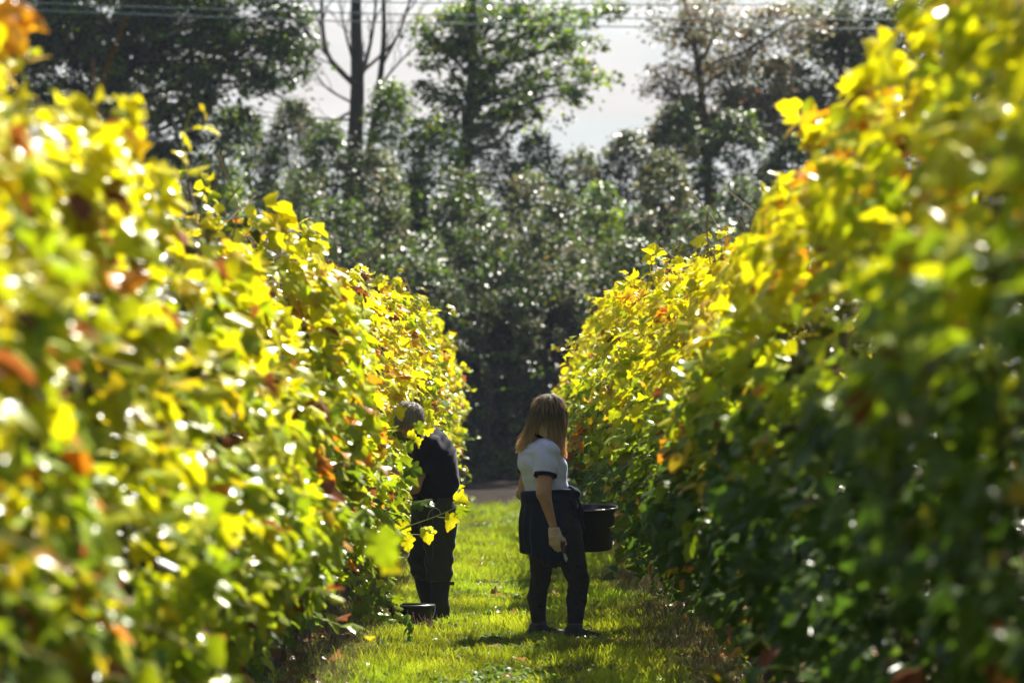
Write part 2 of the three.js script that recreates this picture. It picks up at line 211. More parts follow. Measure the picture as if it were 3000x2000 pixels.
// shrubs: [px centre, px top, half width px, depth, tones, label]
const shrubs = [
  [480, 420, 190, 79.5, 'dark', 'dark shrub behind the upper slope of the left vine row'],
  [700, 320, 150, 80.5, 'fresh', 'light green shrub under the long bough of the dark broad tree'],
  [860, 300, 130, 81.5, 'grey', 'grey-green shrub left of the bare trunk, under its low dead branches'],
  [960, 360, 120, 78.5, 'dark', 'dark shrub at the foot of the bare tree, on its left'],
  [1150, 245, 120, 79.5, 'fresh', 'bright shrub between the bare trunk and the layered tree'],
  [1280, 350, 130, 79, 'fresh', 'green shrub in front of the layered tree trunk'],
  [1430, 360, 130, 80.5, 'grey', 'grey glinting shrub right of the layered tree trunk'],
  [1570, 400, 120, 79.5, 'dark', 'shrub left of the pale gap to the hillside'],
  [1700, 440, 120, 80.5, 'grey', 'low pale shrub right under the pale gap to the hillside'],
  [1840, 390, 120, 80.5, 'grey', 'shrub right of the pale gap, left of the forked trunk'],
  [1980, 310, 130, 81, 'dark', 'dark shrub at the foot of the forked tree'],
  [2160, 330, 150, 80.5, 'dark', 'broad dark shrub right of the forked trunk'],
  [2330, 400, 150, 81.5, 'dark', 'dark shrub in the shade beside the right vine row top'],
  [2560, 480, 190, 81.5, 'dark', 'dark shrub behind the upper slope of the right vine row'],
  [760, 680, 150, 71.28, 'grey', 'glinting low bush above the left vine row top'],
  [1000, 600, 170, 70.96, 'dark', 'black-green bush in the deep shade left of centre'],
  [1230, 690, 140, 71.12, 'dark', 'ivy-dark bush below the layered tree'],
  [1430, 620, 150, 70.8, 'dark', 'dark bush filling the end of the grass aisle'],
  [1640, 570, 140, 71.12, 'grey', 'bush with many pale glints above the woman'],
  [1850, 700, 150, 71.28, 'dark', 'black-green bush above the right vine row end'],
  [2060, 620, 150, 71.6, 'dark', 'shaded bush touching the right vine row slope'],
  [640, 470, 130, 75.5, 'fresh', 'mid-height green shrub at the left end of the open hedge'],
  [880, 500, 120, 75, 'dark', 'mid-height dark shrub left of the bare trunk base'],
  [1110, 440, 110, 75.6, 'grey', 'mid-height shrub in front of the bare tree foot, with pale glints'],
  [1350, 500, 120, 75, 'dark', 'mid-height dark shrub below the layered tree trunk'],
  [1560, 510, 120, 75.4, 'grey', 'mid-height pale shrub below and left of the pale gap'],
  [1760, 540, 110, 75, 'fresh', 'mid-height green shrub below and right of the pale gap'],
  [1950, 450, 120, 75.6, 'grey', 'mid-height pale shrub below the forked tree'],
  [2180, 520, 140, 75.2, 'dark', 'mid-height dark shrub just above the right vine slope'],
];
for (const [px, top, hw, d, tone, label] of shrubs) {
  const r = Rng(px * 7 + top), base = at(px, 1380, d); base.y = bank(base.x, d) - 0.05;
  const o = thing('shrub', label, 'shrub', base.toArray(), 'shrubs in the hedge beyond the track'), m = d / K, H = EYE - (top - 1200) * m - base.y, W = hw * m, tones = tone === 'dark' ? [...GREENS.dark, ...GREENS.dark, GREENS.grey[2], GREENS.fresh[2]] : tone === 'grey' ? [...GREENS.grey, ...GREENS.dark] : [...GREENS.fresh, ...GREENS.dark];
  const cg = new Geo(), sg = new Geo();
  for (let k = 0; k < 5; k++) { const a = V(r.g() * 0.3, -0.1, r.g() * 0.3), b = V(r.g() * W * 0.6, H * r.r(0.6, 0.95), r.g() * 0.8), p = limb(sg, r, a, b, 0.05, 0.012, BARK, 0.05); for (let j = 2; j < 6; j++) limb(sg, r, p[j], p[j].clone().add(V(r.g() * W * 0.6, r.r(0.2, 1.1), r.g() * 0.9)), 0.016, 0.005, BARK, 0.06, 4); }
  const back = [0.04, 0.05, 0.014], inner = 900;  // large inner cards, coloured dark to imitate the shade inside the shrub
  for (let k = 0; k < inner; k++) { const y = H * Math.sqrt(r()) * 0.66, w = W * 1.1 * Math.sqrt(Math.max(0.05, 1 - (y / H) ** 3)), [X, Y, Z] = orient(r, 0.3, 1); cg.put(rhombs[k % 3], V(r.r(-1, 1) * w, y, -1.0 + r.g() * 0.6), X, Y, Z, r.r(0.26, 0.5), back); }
  for (let k = 0; k < 160; k++) leafBlob(cg, r, V(r.r(-1.15, 1.15) * W, 0.9 * r() * r(), r.r(-0.6, 1.4)), V(0.01, 0.01, 0.01), 1, 7, r.r(0.08, 0.14), tones, 0.22, 1);
  const n = Math.round(H * W * (d > 76 ? 104 : d > 73 ? 84 : 66));
  for (let k = 0; k < n; k++) {                               // clumps on a bumpy dome
    const y = H * Math.pow(r(), 0.75), w = Math.sqrt(Math.max(0.04, 1 - (y / H) ** 3.2)), a = r.r(0, 6.283), bump = 0.7 + 0.55 * fbm(Math.cos(a) * 2 + px, y * 0.8, Math.sin(a) * 2), q = Math.sqrt(r.r(0.35, 1)) * bump;
    leafBlob(cg, r, V(Math.cos(a) * W * 1.1 * w * q, y, Math.sin(a) * 1.7 * w * q), V(0.01, 0.01, 0.01), 1, 16, r.r(0.075, 0.12), tones, 0.2, 1);
  }
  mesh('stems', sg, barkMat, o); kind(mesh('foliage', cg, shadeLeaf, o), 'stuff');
}
// ---------- overhead cables ----------
const cableMat = std({ color: new THREE.Color(0.04, 0.12, 0.11), roughness: 0.5 });
for (const [ys, label] of [[[-34, 0, 11, 10], 'uppermost thin teal cable crossing the very top edge'], [[3, 33, 51, 55], 'middle thin teal cable stretched across the trees'], [[25, 57, 76, 83], 'lowest thin teal cable stretched across the trees']]) {
  const d = 66, g = new Geo(); g.tube(curve([at(-900, ys[0] - 45, d), at(0, ys[0], d), at(900, ys[1], d), at(1800, ys[2], d), at(2700, ys[3], d), at(3900, ys[3] - 12, d)], 60), [0.011], [1, 1, 1], 6);
  tag(mesh('overhead_cable', g, cableMat), label, 'cable', 'cables across the top of the view');
}

// ---------- vine rows ----------
const woodTex = barkTex;
const caneMat = std({ vertexColors: true, roughness: 0.8 });
const LEAF_TONES = { green: [0.075, 0.15, 0.012], yg: [0.42, 0.54, 0.008], yellow: [0.83, 0.75, 0.006], gold: [0.88, 0.58, 0.008], orange: [0.8, 0.3, 0.012], rust: [0.3, 0.09, 0.02] };
const mix3 = (a, b, t) => [lerp(a[0], b[0], t), lerp(a[1], b[1], t), lerp(a[2], b[2], t)];
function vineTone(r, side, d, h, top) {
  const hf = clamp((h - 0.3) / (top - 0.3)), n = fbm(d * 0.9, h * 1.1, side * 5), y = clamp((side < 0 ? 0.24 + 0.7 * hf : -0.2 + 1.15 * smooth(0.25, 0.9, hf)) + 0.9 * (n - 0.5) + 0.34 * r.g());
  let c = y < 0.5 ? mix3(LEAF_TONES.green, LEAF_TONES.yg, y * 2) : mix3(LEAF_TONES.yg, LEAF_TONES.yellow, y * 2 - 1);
  const o = fbm(d * 2.3 + 40, h * 3, side) + 0.1 * hf + 0.16 * r.g(), u = r();
  const lim = side > 0 ? 0.1 - 0.1 * hf + 0.08 * smooth(13, 10, d) : 0;
  if (o > 0.75 + lim) c = mix3(c, LEAF_TONES.orange, clamp((o - 0.75 - lim) * 8));
  else if (o > 0.7 + lim) c = mix3(c, LEAF_TONES.gold, 0.7);
  if (u < (side < 0 ? 0.05 : 0.014)) c = LEAF_TONES.rust;
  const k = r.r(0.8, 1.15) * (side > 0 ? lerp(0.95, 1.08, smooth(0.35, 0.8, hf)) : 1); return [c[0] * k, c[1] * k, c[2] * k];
}
const leafMats = new Map();
function toneMaterial(c) { const key = c.map((v) => Math.round(Math.cbrt(v) * 7)).join(); if (!leafMats.has(key)) leafMats.set(key, phys({ color: new THREE.Color().setRGB(...c), map: leafTex, side: THREE.DoubleSide, roughness: 0.95, transmission: 0.5, thickness: 0, specularIntensity: 0.08, clearcoat: 0.36, clearcoatRoughness: 0.27 })); return leafMats.get(key); }
function vineRow(side, label) {
  const r = Rng(side < 0 ? 501 : 907), D0 = 6.6, D1 = 48.3;
  const mid = (d) => side * (1.36 + 0.3 * smooth(24, 9, d) + 0.05 * Math.sin(d * 0.35)), topAt = (d) => (side < 0 ? 2.42 - 0.2 * smooth(13, 17, d) + 0.32 * smooth(22, 36, d) - 0.1 * smooth(42, 48, d) : 2.76 - 0.4 * smooth(13.5, 16.5, d) + 0.22 * smooth(29, 38, d) - 0.2 * smooth(42, 48, d)) + 0.46 * (fbm(d * 0.8, side * 9, 2) - 0.5) + 0.3 * (noise(d * 2.4, side, 5) - 0.5);
  const halfAt = (d, f) => (0.57 + 0.22 * (fbm(d * 0.7, f * 2.2, side + 4) - 0.5) + 0.5 * (noise(d * 2.1, f * 5, side + 8) - 0.5)) * (0.42 + 0.58 * smooth(0, 0.42, f)) * (1 - 0.35 * smooth(0.65, 1, f)) + 0.04;
  const o = thing('vine_row', label, 'grapevines', [side * 1.36, 0, -26]), off = o.position;
  const list = [];                                            // every leaf: place, axes, size, tone, how visible
  const add = (p, Z, tipTurn, size, c, seen) => { Z.normalize(); const dn = V(-side * 0.55, -0.6, 0.2).addScaledVector(V(r.g(), r.g(), r.g()), 0.75); dn.addScaledVector(Z, -dn.dot(Z)).normalize(); const Y = dn.applyAxisAngle(Z, tipTurn); list.push({ p, X: V().crossVectors(Y, Z), Y, Z, s: size, c, seen, k: (r() * 5) | 0 }); };
  const N = 56000;
  for (let k = 0; k < N; k++) {
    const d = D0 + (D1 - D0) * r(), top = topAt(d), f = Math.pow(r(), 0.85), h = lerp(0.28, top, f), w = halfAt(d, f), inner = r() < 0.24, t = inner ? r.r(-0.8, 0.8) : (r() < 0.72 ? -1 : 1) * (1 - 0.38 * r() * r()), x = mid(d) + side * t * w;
    if (!inner && 0.6 * noise(x * 5, h * 4.5, d * 3.6) + 0.4 * noise(x * 2 + 9, h * 2.2, d * 1.6) < 0.46) continue;     // gaps
    if (f < 0.16 && r() < 0.72) continue;                          // few leaves near the ground
    const out = V(side * t * 0.5, 0.85, 0.1);
    add(V(x, h, -d), out.add(V(r.g() * 0.62, r.g() * 0.5, r.g() * 0.72)), r.g() * 0.9, lerp(0.042, 0.11, r() ** 1.15) * (0.9 + 0.25 * fbm(d, h, 3)), inner ? mix3(vineTone(r, side, d, h, top), [0.035, 0.045, 0.01], 0.85) : vineTone(r, side, d, h, top), inner ? 0 : t < -0.8 ? 1 : 0.2);  // inner leaves coloured near black, standing in for shade within the row
  }
  // where the two people stand the leaves have been pushed aside or picked
  const edge = [[1100, 1400], [1150, 1330], [1160, 1126], [1290, 1132], [1325, 1180], [1400, 1186], [1480, 1176], [1560, 1185], [1650, 1195], [1700, 1180], [1770, 1150], [1830, 1130], [1900, 1400]];
  const aside = (px, py, d) => { if (side > 0) return d < 26.6 && ((px < 1800 && py > 1460 && py < 1625) || (px < 1735 && py > 1140)); if (d > 28.7 || d < 9 || py < 1100 || py > 1900) return false; let k = 0; while (k < edge.length - 2 && py > edge[k + 1][0]) k++; return px > lerp(edge[k][1], edge[k + 1][1], (py - edge[k][0]) / (edge[k + 1][0] - edge[k][0])); };
  const cg = new Geo(), CANE = [0.2, 0.1, 0.045], GREEN = [0.3, 0.3, 0.04];
  const shoot = (pts, n, size, rad = 0.0042, tone, c = GREEN) => { const q = curve(pts, 14); if (q.some((p) => aside(1500 - p.x * K / p.z, 1200 + (p.y - EYE) * K / p.z, -p.z))) return; cg.tube(q, taper(rad, rad * 0.4, 14), c, 5); for (let k = 0; k < n; k++) { const a = q[Math.min(14, Math.round((k + 0.6) / n * 14))], s = k % 2 ? 1 : -1, e = a.clone().add(V(r.g() * 0.05, 0.02 * s + r.g() * 0.03, 0.05 * s)); cg.tube([a, e], [0.0014], c, 4); add(e, V(r.g() * 0.7, 0.7, 0.2 + r.g() * 0.6), r.g() * 0.7, size * (1 - 0.45 * k / n) * r.r(0.8, 1.15), tone ?? vineTone(r, side, -a.z, a.y, 2.4), 1); } };
  for (let k = 0; k < 280; k++) {                              // shoots above the top and into the aisle
    const d = k < 230 ? r.r(7, 48) : r.r(28, 48), up = r() < 0.6, top = topAt(d), x = mid(d) - side * (up ? r.g() * 0.35 : 0.4), h = up ? top - 0.25 : r.r(0.5, top - 0.3), L = up ? r.r(0.3, 0.62) : r.r(0.2, 0.48), dir = up ? V(r.g() * 0.35, 1, r.g() * 0.4) : V(-side, r.g() * 0.5 - 0.1, r.g() * 0.8);
    const a = V(x, h, -d), b = a.clone().addScaledVector(dir, L * 0.6), e = a.clone().addScaledVector(dir, L).add(V(-side * 0.1 * r(), up ? -0.03 - 0.12 * r() : -0.12 * r(), r.g() * 0.06));
    shoot([a, b, e], 5 + ((r() * 4) | 0), 0.1);
  }
  if (side < 0) {                                              // the long shoot in front of the man
    const d = 25.4, P = (x, y, dd = 0) => at(x, y, d + dd);
    cg.tube(curve([P(1090, 1572), P(1180, 1545), P(1250, 1522), P(1310, 1498), P(1342, 1482)], 16), taper(0.0055, 0.0022, 16), GREEN, 6);
    cg.tube(curve([P(1252, 1520), P(1258, 1500), P(1272, 1488), P(1285, 1492), P(1291, 1503)], 12), [0.0022], GREEN, 5);
    cg.tube(curve([P(1280, 1513), P(1300, 1516), P(1318, 1510)], 8), [0.002], GREEN, 5);
    cg.tube(curve([P(1150, 1560), P(1195, 1564), P(1236, 1566)], 8), [0.0022], GREEN, 5);
    for (const [x, y, s, z, tn] of [[1334, 1466, 0.11, [0.2, 0.5, 0.8], 'yellow'], [1350, 1480, 0.1, [-0.4, 0.3, 0.8], 'yg'], [1318, 1508, 0.115, [0.7, 0.2, 0.8], 'yellow'], [1247, 1552, 0.105, [0.15, 0.25, 1], 'yellow'], [1243, 1545, 0.09, [0, 1, 0.12], 'yg'], [1190, 1572, 0.11, [0.5, 0.2, 0.8], 'gold'], [1180, 1530, 0.11, [0.3, 0.4, 0.8], 'yellow'], [1215, 1470, 0.13, [-0.3, 0.9, 0.4], 'green'], [1245, 1465, 0.1, [0, 1, 0.25], 'green']]) add(P(x, y), V(...z), r.g() * 0.25, s, LEAF_TONES[tn], 3);
    cg.tube(curve([P(1170, 1330), P(1200, 1300), P(1220, 1262), P(1238, 1240)], 10), taper(0.003, 0.0015, 10), GREEN, 5);
    for (const [x, y, s, z, tn] of [[1222, 1240, 0.085, [0.3, 0.5, 0.8], 'yg'], [1240, 1256, 0.085, [-0.3, 0.3, 0.9], 'yellow'], [1196, 1276, 0.07, [0.2, 0.5, 0.8], 'gold'], [1216, 1290, 0.07, [0.8, 0.2, 0.6], 'gold'], [1190, 1300, 0.09, [0.1, 0.7, 0.6], 'yg'], [1172, 1350, 0.12, [0, 0.5, 0.8], 'yg'], [1195, 1370, 0.13, [-0.5, 0.7, 0.5], 'green'], [1140, 1390, 0.1, [0.2, 0.3, 0.9], 'yellow'], [1190, 1400, 0.11, [0.4, 0.4, 0.8], 'yg'], [1160, 1200, 0.09, [0.4, 0.4, 0.8], 'gold'], [1150, 1290, 0.09, [0.2, 0.7, 0.6], 'yellow'], [1165, 1440, 0.11, [0.1, 0.6, 0.8], 'yg']]) add(P(x, y), V(...z), r.g() * 0.3, s, LEAF_TONES[tn], 3);
    for (let k = 0; k < 130; k++) { const h = r.r(0.55, 1.75), dd = r.r(24.2, 26.4); add(V(-0.93 + r.r(0, 0.17), h, -dd), V(r.g() * 0.6 + 0.5, 0.6 + r.g() * 0.4, r.g() * 0.7), r.g(), r.r(0.08, 0.125), vineTone(r, side, dd, h, 2.3), 1); }
    for (let k = 0; k < 9; k++) add(at(r.r(-30, 45), r.r(5, 150), 9.4 + r() * 0.4), V(r.g() * 0.5 + 0.3, 0.4, 0.7), r.g(), r.r(0.06, 0.1), mix3(LEAF_TONES.orange, LEAF_TONES.gold, r() * 0.6), 1);
    cg.tube(curve([V(-1.5, 2.2, -9.5), at(-20, 150, 9.5), at(10, 0, 9.5)], 8), [0.003], CANE, 5);
    for (let k = 0; k < 60; k++) { const px = 1165 - 130 * r(), py = r.r(1690, 1850); add(at(px, py, 26.2 + r() * 0.4), V(r.g() * 0.6 + 0.3, 0.6, 0.5 + r.g() * 0.4), r.g(), r.r(0.05, 0.1), vineTone(r, side, 26, 0.5, 2.3), 3); }
    // one near leaf hanging far into the aisle, out of focus
    cg.tube(curve([V(-0.75, 0.92, -12.2), at(1030, 1555, 12), at(1098, 1565, 12)], 8), [0.003], GREEN, 5);
    add(at(1108, 1566, 12), V(0.2, 0.3, 1), 0.1, 0.115, LEAF_TONES.yg, 3); add(at(1128, 1622, 12.1), V(0.5, 0.3, 0.8), 0.3, 0.09, LEAF_TONES.yellow, 3);
  } else for (let k = 0; k < 90; k++) { const h = r.r(0.5, 1.6), dd = r.r(23.6, 26.2); add(V(0.93 - r.r(0, 0.2), h, -dd), V(r.g() * 0.6 - 0.4, 0.6 + r.g() * 0.4, r.g() * 0.7), r.g(), r.r(0.08, 0.125), vineTone(r, side, dd, h, 2.5), 1); }
  for (let k = 0; k < 500; k++) { const d = r.r(6, 47), h = r.r(0.5, topAt(d)), a = V(mid(d) + side * r.g() * 0.3, h, -d); cg.tube(curve([a, a.clone().add(V(r.g() * 0.15, 0.2, r.g() * 0.15)), a.clone().add(V(r.g() * 0.25, 0.45, r.g() * 0.3))], 6), taper(0.0045, 0.0025, 6), CANE, 5); }
  // the leaves that show largest are parts of their own, the rest are joined
  for (let k = list.length - 1; k >= 0; k--) { const l = list[k], d = -l.p.z; if (l.seen < 3 && aside(1500 + l.p.x * K / d, 1200 - (l.p.y - EYE) * K / d, d)) list.splice(k, 1); }
  for (const l of list) { const d = -l.p.z, px = 1500 + l.p.x * K / d, py = 1200 - (l.p.y - EYE) * K / d; l.score = px > 0 && px < 3000 && py > 0 && py < 2000 ? l.seen * l.s / d : 0; l.d = d; }
  const near = list.filter((l) => l.score > 0 && l.seen >= 1 && l.d < 20).sort((a, b) => b.score - a.score).slice(0, 190), sharp = list.filter((l) => l.score > 0 && l.seen >= 1 && l.d >= 22 && l.d < 29).sort((a, b) => b.score - a.score).slice(0, 110), own = new Set([...near, ...sharp]);
  const fg = new Geo(), M = new THREE.Matrix4();
  for (const l of list) {
    l.p.sub(off);
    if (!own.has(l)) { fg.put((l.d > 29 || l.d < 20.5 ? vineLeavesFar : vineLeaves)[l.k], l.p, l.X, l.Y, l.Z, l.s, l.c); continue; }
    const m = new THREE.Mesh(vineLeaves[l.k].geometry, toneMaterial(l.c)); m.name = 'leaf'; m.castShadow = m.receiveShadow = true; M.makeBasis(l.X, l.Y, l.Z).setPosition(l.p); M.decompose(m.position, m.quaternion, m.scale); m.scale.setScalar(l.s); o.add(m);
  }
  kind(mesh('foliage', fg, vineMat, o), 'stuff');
  const cgeo = cg.geometry(); cgeo.translate(-off.x, -off.y, -off.z); kind(mesh('shoots', cgeo, caneMat, o), 'stuff');
  // trunks, posts and wires of the trellis
  const trunks = [0, 1, 2].map((k) => { const q = Rng(60 + k), g = new Geo(), pts = [V(0, -0.05, 0), V(q.g() * 0.05, 0.25, q.g() * 0.06), V(q.g() * 0.08, 0.5, q.g() * 0.08), V(q.g() * 0.06, 0.78, 0.06), V(0, 0.9, 0.3), V(0, 0.93, 0.55)]; g.tube(curve(pts, 18), taper(0.036, 0.014, 18).map((v, j) => v * (1 + 0.16 * Math.sin(j * 2.3 + k))), [0.13, 0.095, 0.065], 9, 2); return g.geometry(); });
  for (let d = 6, k = 0; d < 47; d += 1.15, k++) { const t = mesh('trunk', trunks[k % 3], barkMat, o); t.position.set(mid(d) + r.g() * 0.04, 0, -d).sub(off); t.rotation.y = r.g() * 0.3 + (k % 2 ? Math.PI : 0); }
  const pg = new THREE.CylinderGeometry(0.045, 0.05, 2.3, 10, 6); { const p = pg.attributes.position; for (let k = 0; k < p.count; k++) p.setX(k, p.getX(k) + 0.006 * Math.sin(p.getY(k) * 3)); pg.setAttribute('color', new THREE.Float32BufferAttribute(new Array(p.count * 3).fill(0).map((_, k) => [0.13, 0.11, 0.09][k % 3]), 3)); pg.computeVertexNormals(); }
  for (let d = side < 0 ? 8.4 : 10.2; d < 49; d += 5.6) { const p = mesh('post', pg, barkMat, o); p.position.set(mid(d) + 0.02, 1.1, -d).sub(off); p.rotation.z = r.g() * 0.02; }
  for (const h of [0.75, 1.25, 1.8]) { const g = new Geo(), pts = []; for (let d = 5; d <= 48.2; d += 1.8) pts.push(V(mid(d) + 0.052, h + 0.01 * Math.sin(d * 1.1), -d).sub(off)); g.tube(pts, [0.0014], [0.25, 0.25, 0.25], 4); mesh('trellis_wire', g, caneMat, o); }
  return o;
}
vineRow(-1, 'sunlit yellow vine row on the left with the man reaching into it');
vineRow(1, 'darker green vine row on the right beside the woman and her bucket');

// ---------- grass, weeds, litter ----------
{
  const r = Rng(4242);
  const tuft = (n, hh, spread, wid, tone, tip) => { const g = new Geo(); for (let k = 0; k < n; k++) { const a = r.r(0, 6.28), b = V(Math.cos(a) * spread * r(), -0.01, Math.sin(a) * spread * r()), h = hh * r.r(0.5, 1.2), lean = V(r.g() * 0.5, 1, r.g() * 0.5).multiplyScalar(h), drop = V(r.g() * 0.4, -0.12, r.g() * 0.4).multiplyScalar(h), w = wid * r.r(0.7, 1.3), side = V(Math.cos(a + 1.3), 0, Math.sin(a + 1.3)), P = [b, b.clone().addScaledVector(lean, 0.5), b.clone().addScaledVector(lean, 0.85).addScaledVector(drop, 0.5), b.clone().add(lean).add(drop)], q = r.r(0.75, 1.25);
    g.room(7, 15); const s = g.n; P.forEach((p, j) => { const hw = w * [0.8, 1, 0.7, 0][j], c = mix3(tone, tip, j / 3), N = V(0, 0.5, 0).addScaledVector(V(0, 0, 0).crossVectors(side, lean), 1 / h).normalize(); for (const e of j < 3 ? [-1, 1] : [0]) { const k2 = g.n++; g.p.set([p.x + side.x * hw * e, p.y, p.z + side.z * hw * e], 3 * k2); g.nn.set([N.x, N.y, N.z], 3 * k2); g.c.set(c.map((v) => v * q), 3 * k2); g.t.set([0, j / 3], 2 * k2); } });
    for (const [a1, b1, c1] of [[0, 1, 2], [1, 3, 2], [2, 3, 4], [3, 5, 4], [4, 5, 6]]) { g.i.set([s + a1, s + b1, s + c1], g.m); g.m += 3; } }
    return g.geometry(); };
  const fill = (name, label, geo, mat, spots) => { const im = new THREE.InstancedMesh(geo, mat, spots.length), M = new THREE.Matrix4(), Q = new THREE.Quaternion(), c = new THREE.Color(); spots.forEach(([x, d, s, tint, sy = 1], k) => { Q.setFromEuler(new THREE.Euler(r.g() * 0.08, r.r(0, 6.28), r.g() * 0.08)); M.compose(V(x, 0.005, -d), Q, V(s, s * sy, s)); im.setMatrixAt(k, M); im.setColorAt(k, c.setRGB(...tint)); }); im.name = name; im.castShadow = im.receiveShadow = true; kind(im, 'stuff'); Object.assign(im.userData, { label, category: name.replace('_', ' ') }); scene.add(im); return im; };
  const spots = [], dry = [], weeds = [];
  for (let k = 0; k < 30000; k++) {
    const u = r(), d = u < 0.72 ? 19 + 14 * Math.pow(r(), 1.15) : u < 0.9 ? r.r(33, 48) : r.r(48, 61.4), x = d > 48 ? r.r(-3.5, 3.5) : r.r(-1.5, 1.5), e = Math.abs(x), n = fbm(x * 1.6, d * 1.2, 7), dens = d > 48 ? 1 : smooth(1.45, 0.8, e + 0.5 * (n - 0.5));
    if (r() > dens * (0.55 + 0.8 * n)) continue;
    const t = 0.35 + 1.35 * smooth(0.2, 0.8, fbm(x * 2.6, d * 2.1, 3)), yel = fbm(x * 1.1, d * 0.7, 11); spots.push([x, d, r.r(0.65, 1.2) * (d > 33 ? 1.35 : 1), [t * (0.85 + 0.5 * yel), t, t], 0.4 + 1.5 * n * (0.6 + 0.8 * r())]);
  }
  for (let k = 0; k < 4800; k++) { const s = r() < 0.45 ? -1 : 1, d = r.r(19, 40), x = s * (1.08 + r.g() * 0.26); if (fbm(x * 2, d * 1.5, 9) < 0.38) continue; const t = r.r(0.6, 1.3); dry.push([x, d, r.r(0.6, 1.2), [t * r.r(0.6, 1), t * r.r(0.8, 1.1), t * 0.7], r.r(0.4, 1.3)]); }
  for (let k = 0; k < 7000; k++) { const d = r() < 0.7 ? r.r(19.5, 32) : r.r(32, 60), x = r.g() * 1.05; if (fbm(x * 2, d * 2, 5) < 0.36) continue; const t = r.r(0.6, 1.2); weeds.push([x, d, r.r(0.5, 1.25), [t * r.r(0.8, 1.4), t, t]]); }
  fill('grass', 'bright sunlit grass covering the aisle between the vine rows', tuft(14, 0.08, 0.06, 0.0027, [0.06, 0.1, 0.006], [0.42, 0.53, 0.014]), grassMat, spots);  // blade roots coloured dark to imitate shaded gaps in the grass
  fill('dry_grass', 'brownish dry grass and stalks under the vine rows', tuft(12, 0.15, 0.08, 0.0016, [0.09, 0.06, 0.03], [0.22, 0.17, 0.08]), grassMat, dry);
  const wg = new Geo(); for (let k = 0; k < 9; k++) { const a = k * 2.4, l = r.r(0.02, 0.07), Z = V(Math.cos(a) * 0.5, 0.9, Math.sin(a) * 0.5).normalize(), Y = V(Math.cos(a), 0.2, Math.sin(a)); Y.addScaledVector(Z, -Y.dot(Z)).normalize(); wg.put(ovates[k % 3], V(Math.cos(a) * l * 0.4, l, Math.sin(a) * l * 0.4), V().crossVectors(Y, Z), Y, Z, r.r(0.035, 0.07), [0.13, 0.22, 0.014]); }
  fill('weeds', 'small broad-leaved weeds scattered through the grass', wg.geometry(), grassMat, weeds);
  const lg = new Geo(); for (let k = 0; k < 1100; k++) { const s = r() < 0.5 ? -1 : 1, d = r.r(19, 45), x = k % 8 === 0 ? r.g() * 0.8 : s * (1.15 + r.g() * 0.3), Z = V(r.g() * 0.5, 1, r.g() * 0.5).normalize(), Y = V(r.g(), 0, r.g()); Y.addScaledVector(Z, -Y.dot(Z)).normalize(); lg.put(vineLeaves[k % 5], V(x, 0.03 + r() * 0.05, -d), V().crossVectors(Y, Z), Y, Z, r.r(0.06, 0.1), mix3([0.2, 0.09, 0.04], [0.45, 0.3, 0.06], r() * r())); }
  Object.assign(kind(mesh('fallen_leaves', lg, vineMat), 'stuff').userData, { label: 'brown fallen vine leaves lying under the rows', category: 'fallen leaves' });
  // single plants
  const plant = (px, py, d, h, n, tone, label, sz = 0.06) => { const b = at(px, py, d); b.y = 0; const o = thing('weed_plant', label, 'weed', b.toArray()), q = Rng(px), sg = new Geo(), lv = new Geo(), pts = curve([V(0, -0.02, 0), V(q.g() * 0.02, h * 0.5, 0), V(q.g() * 0.04, h, q.g() * 0.03)], 10); sg.tube(pts, taper(0.004, 0.0015, 10), [0.12, 0.15, 0.03], 5); for (let k = 0; k < n; k++) { const p = pts[Math.min(10, 1 + Math.round(k / n * 9))], a = k * 2.4, Z = V(Math.cos(a) * 0.7, 0.7, Math.sin(a) * 0.7).normalize(), Y = V(Math.cos(a), 0.5, Math.sin(a)); Y.addScaledVector(Z, -Y.dot(Z)).normalize(); lv.put(ovates[k % 3], p, V().crossVectors(Y, Z), Y, Z, sz * q.r(0.6, 1.3), tone); } mesh('stem', sg, caneMat, o); kind(mesh('leaves', lv, grassMat, o), 'stuff'); };
  plant(1197, 1905, 24.6, 0.27, 16, [0.12, 0.2, 0.02], 'upright green weed stalk in the grass below the left bucket', 0.07);
  plant(1440, 1790, 27.5, 0.14, 18, [0.1, 0.2, 0.02], 'leafy green weed in the middle of the aisle', 0.06);
  plant(1102, 1925, 24.2, 0.14, 10, [0.06, 0.1, 0.02], 'dark short weed at the edge of the left row', 0.05);
  // wispy pink-tipped plant before the left bucket
  const b = at(1235, 1850, 26.4); b.y = 0; const o = thing('flowering_weed', 'wispy brown weed with tiny pink flower heads before the left bucket', 'weed', b.toArray()), sg = new Geo(), fg = new Geo();
  for (let k = 0; k < 60; k++) { const a = V(r.g() * 0.14, 0, r.g() * 0.08), e = a.clone().add(V(r.g() * 0.07, r.r(0.05, 0.15), r.g() * 0.06)), p = curve([a, a.clone().lerp(e, 0.5).add(V(r.g() * 0.02, 0, 0)), e], 5); sg.tube(p, [0.0013], [0.2, 0.12, 0.08], 4); if (k % 3 === 0) fg.tube([e, e.clone().add(V(0, 0.012, 0))], [0.004, 0.002], [0.5, 0.2, 0.34], 5); }
  mesh('stems', sg, caneMat, o); mesh('flowers', fg, caneMat, o);
}

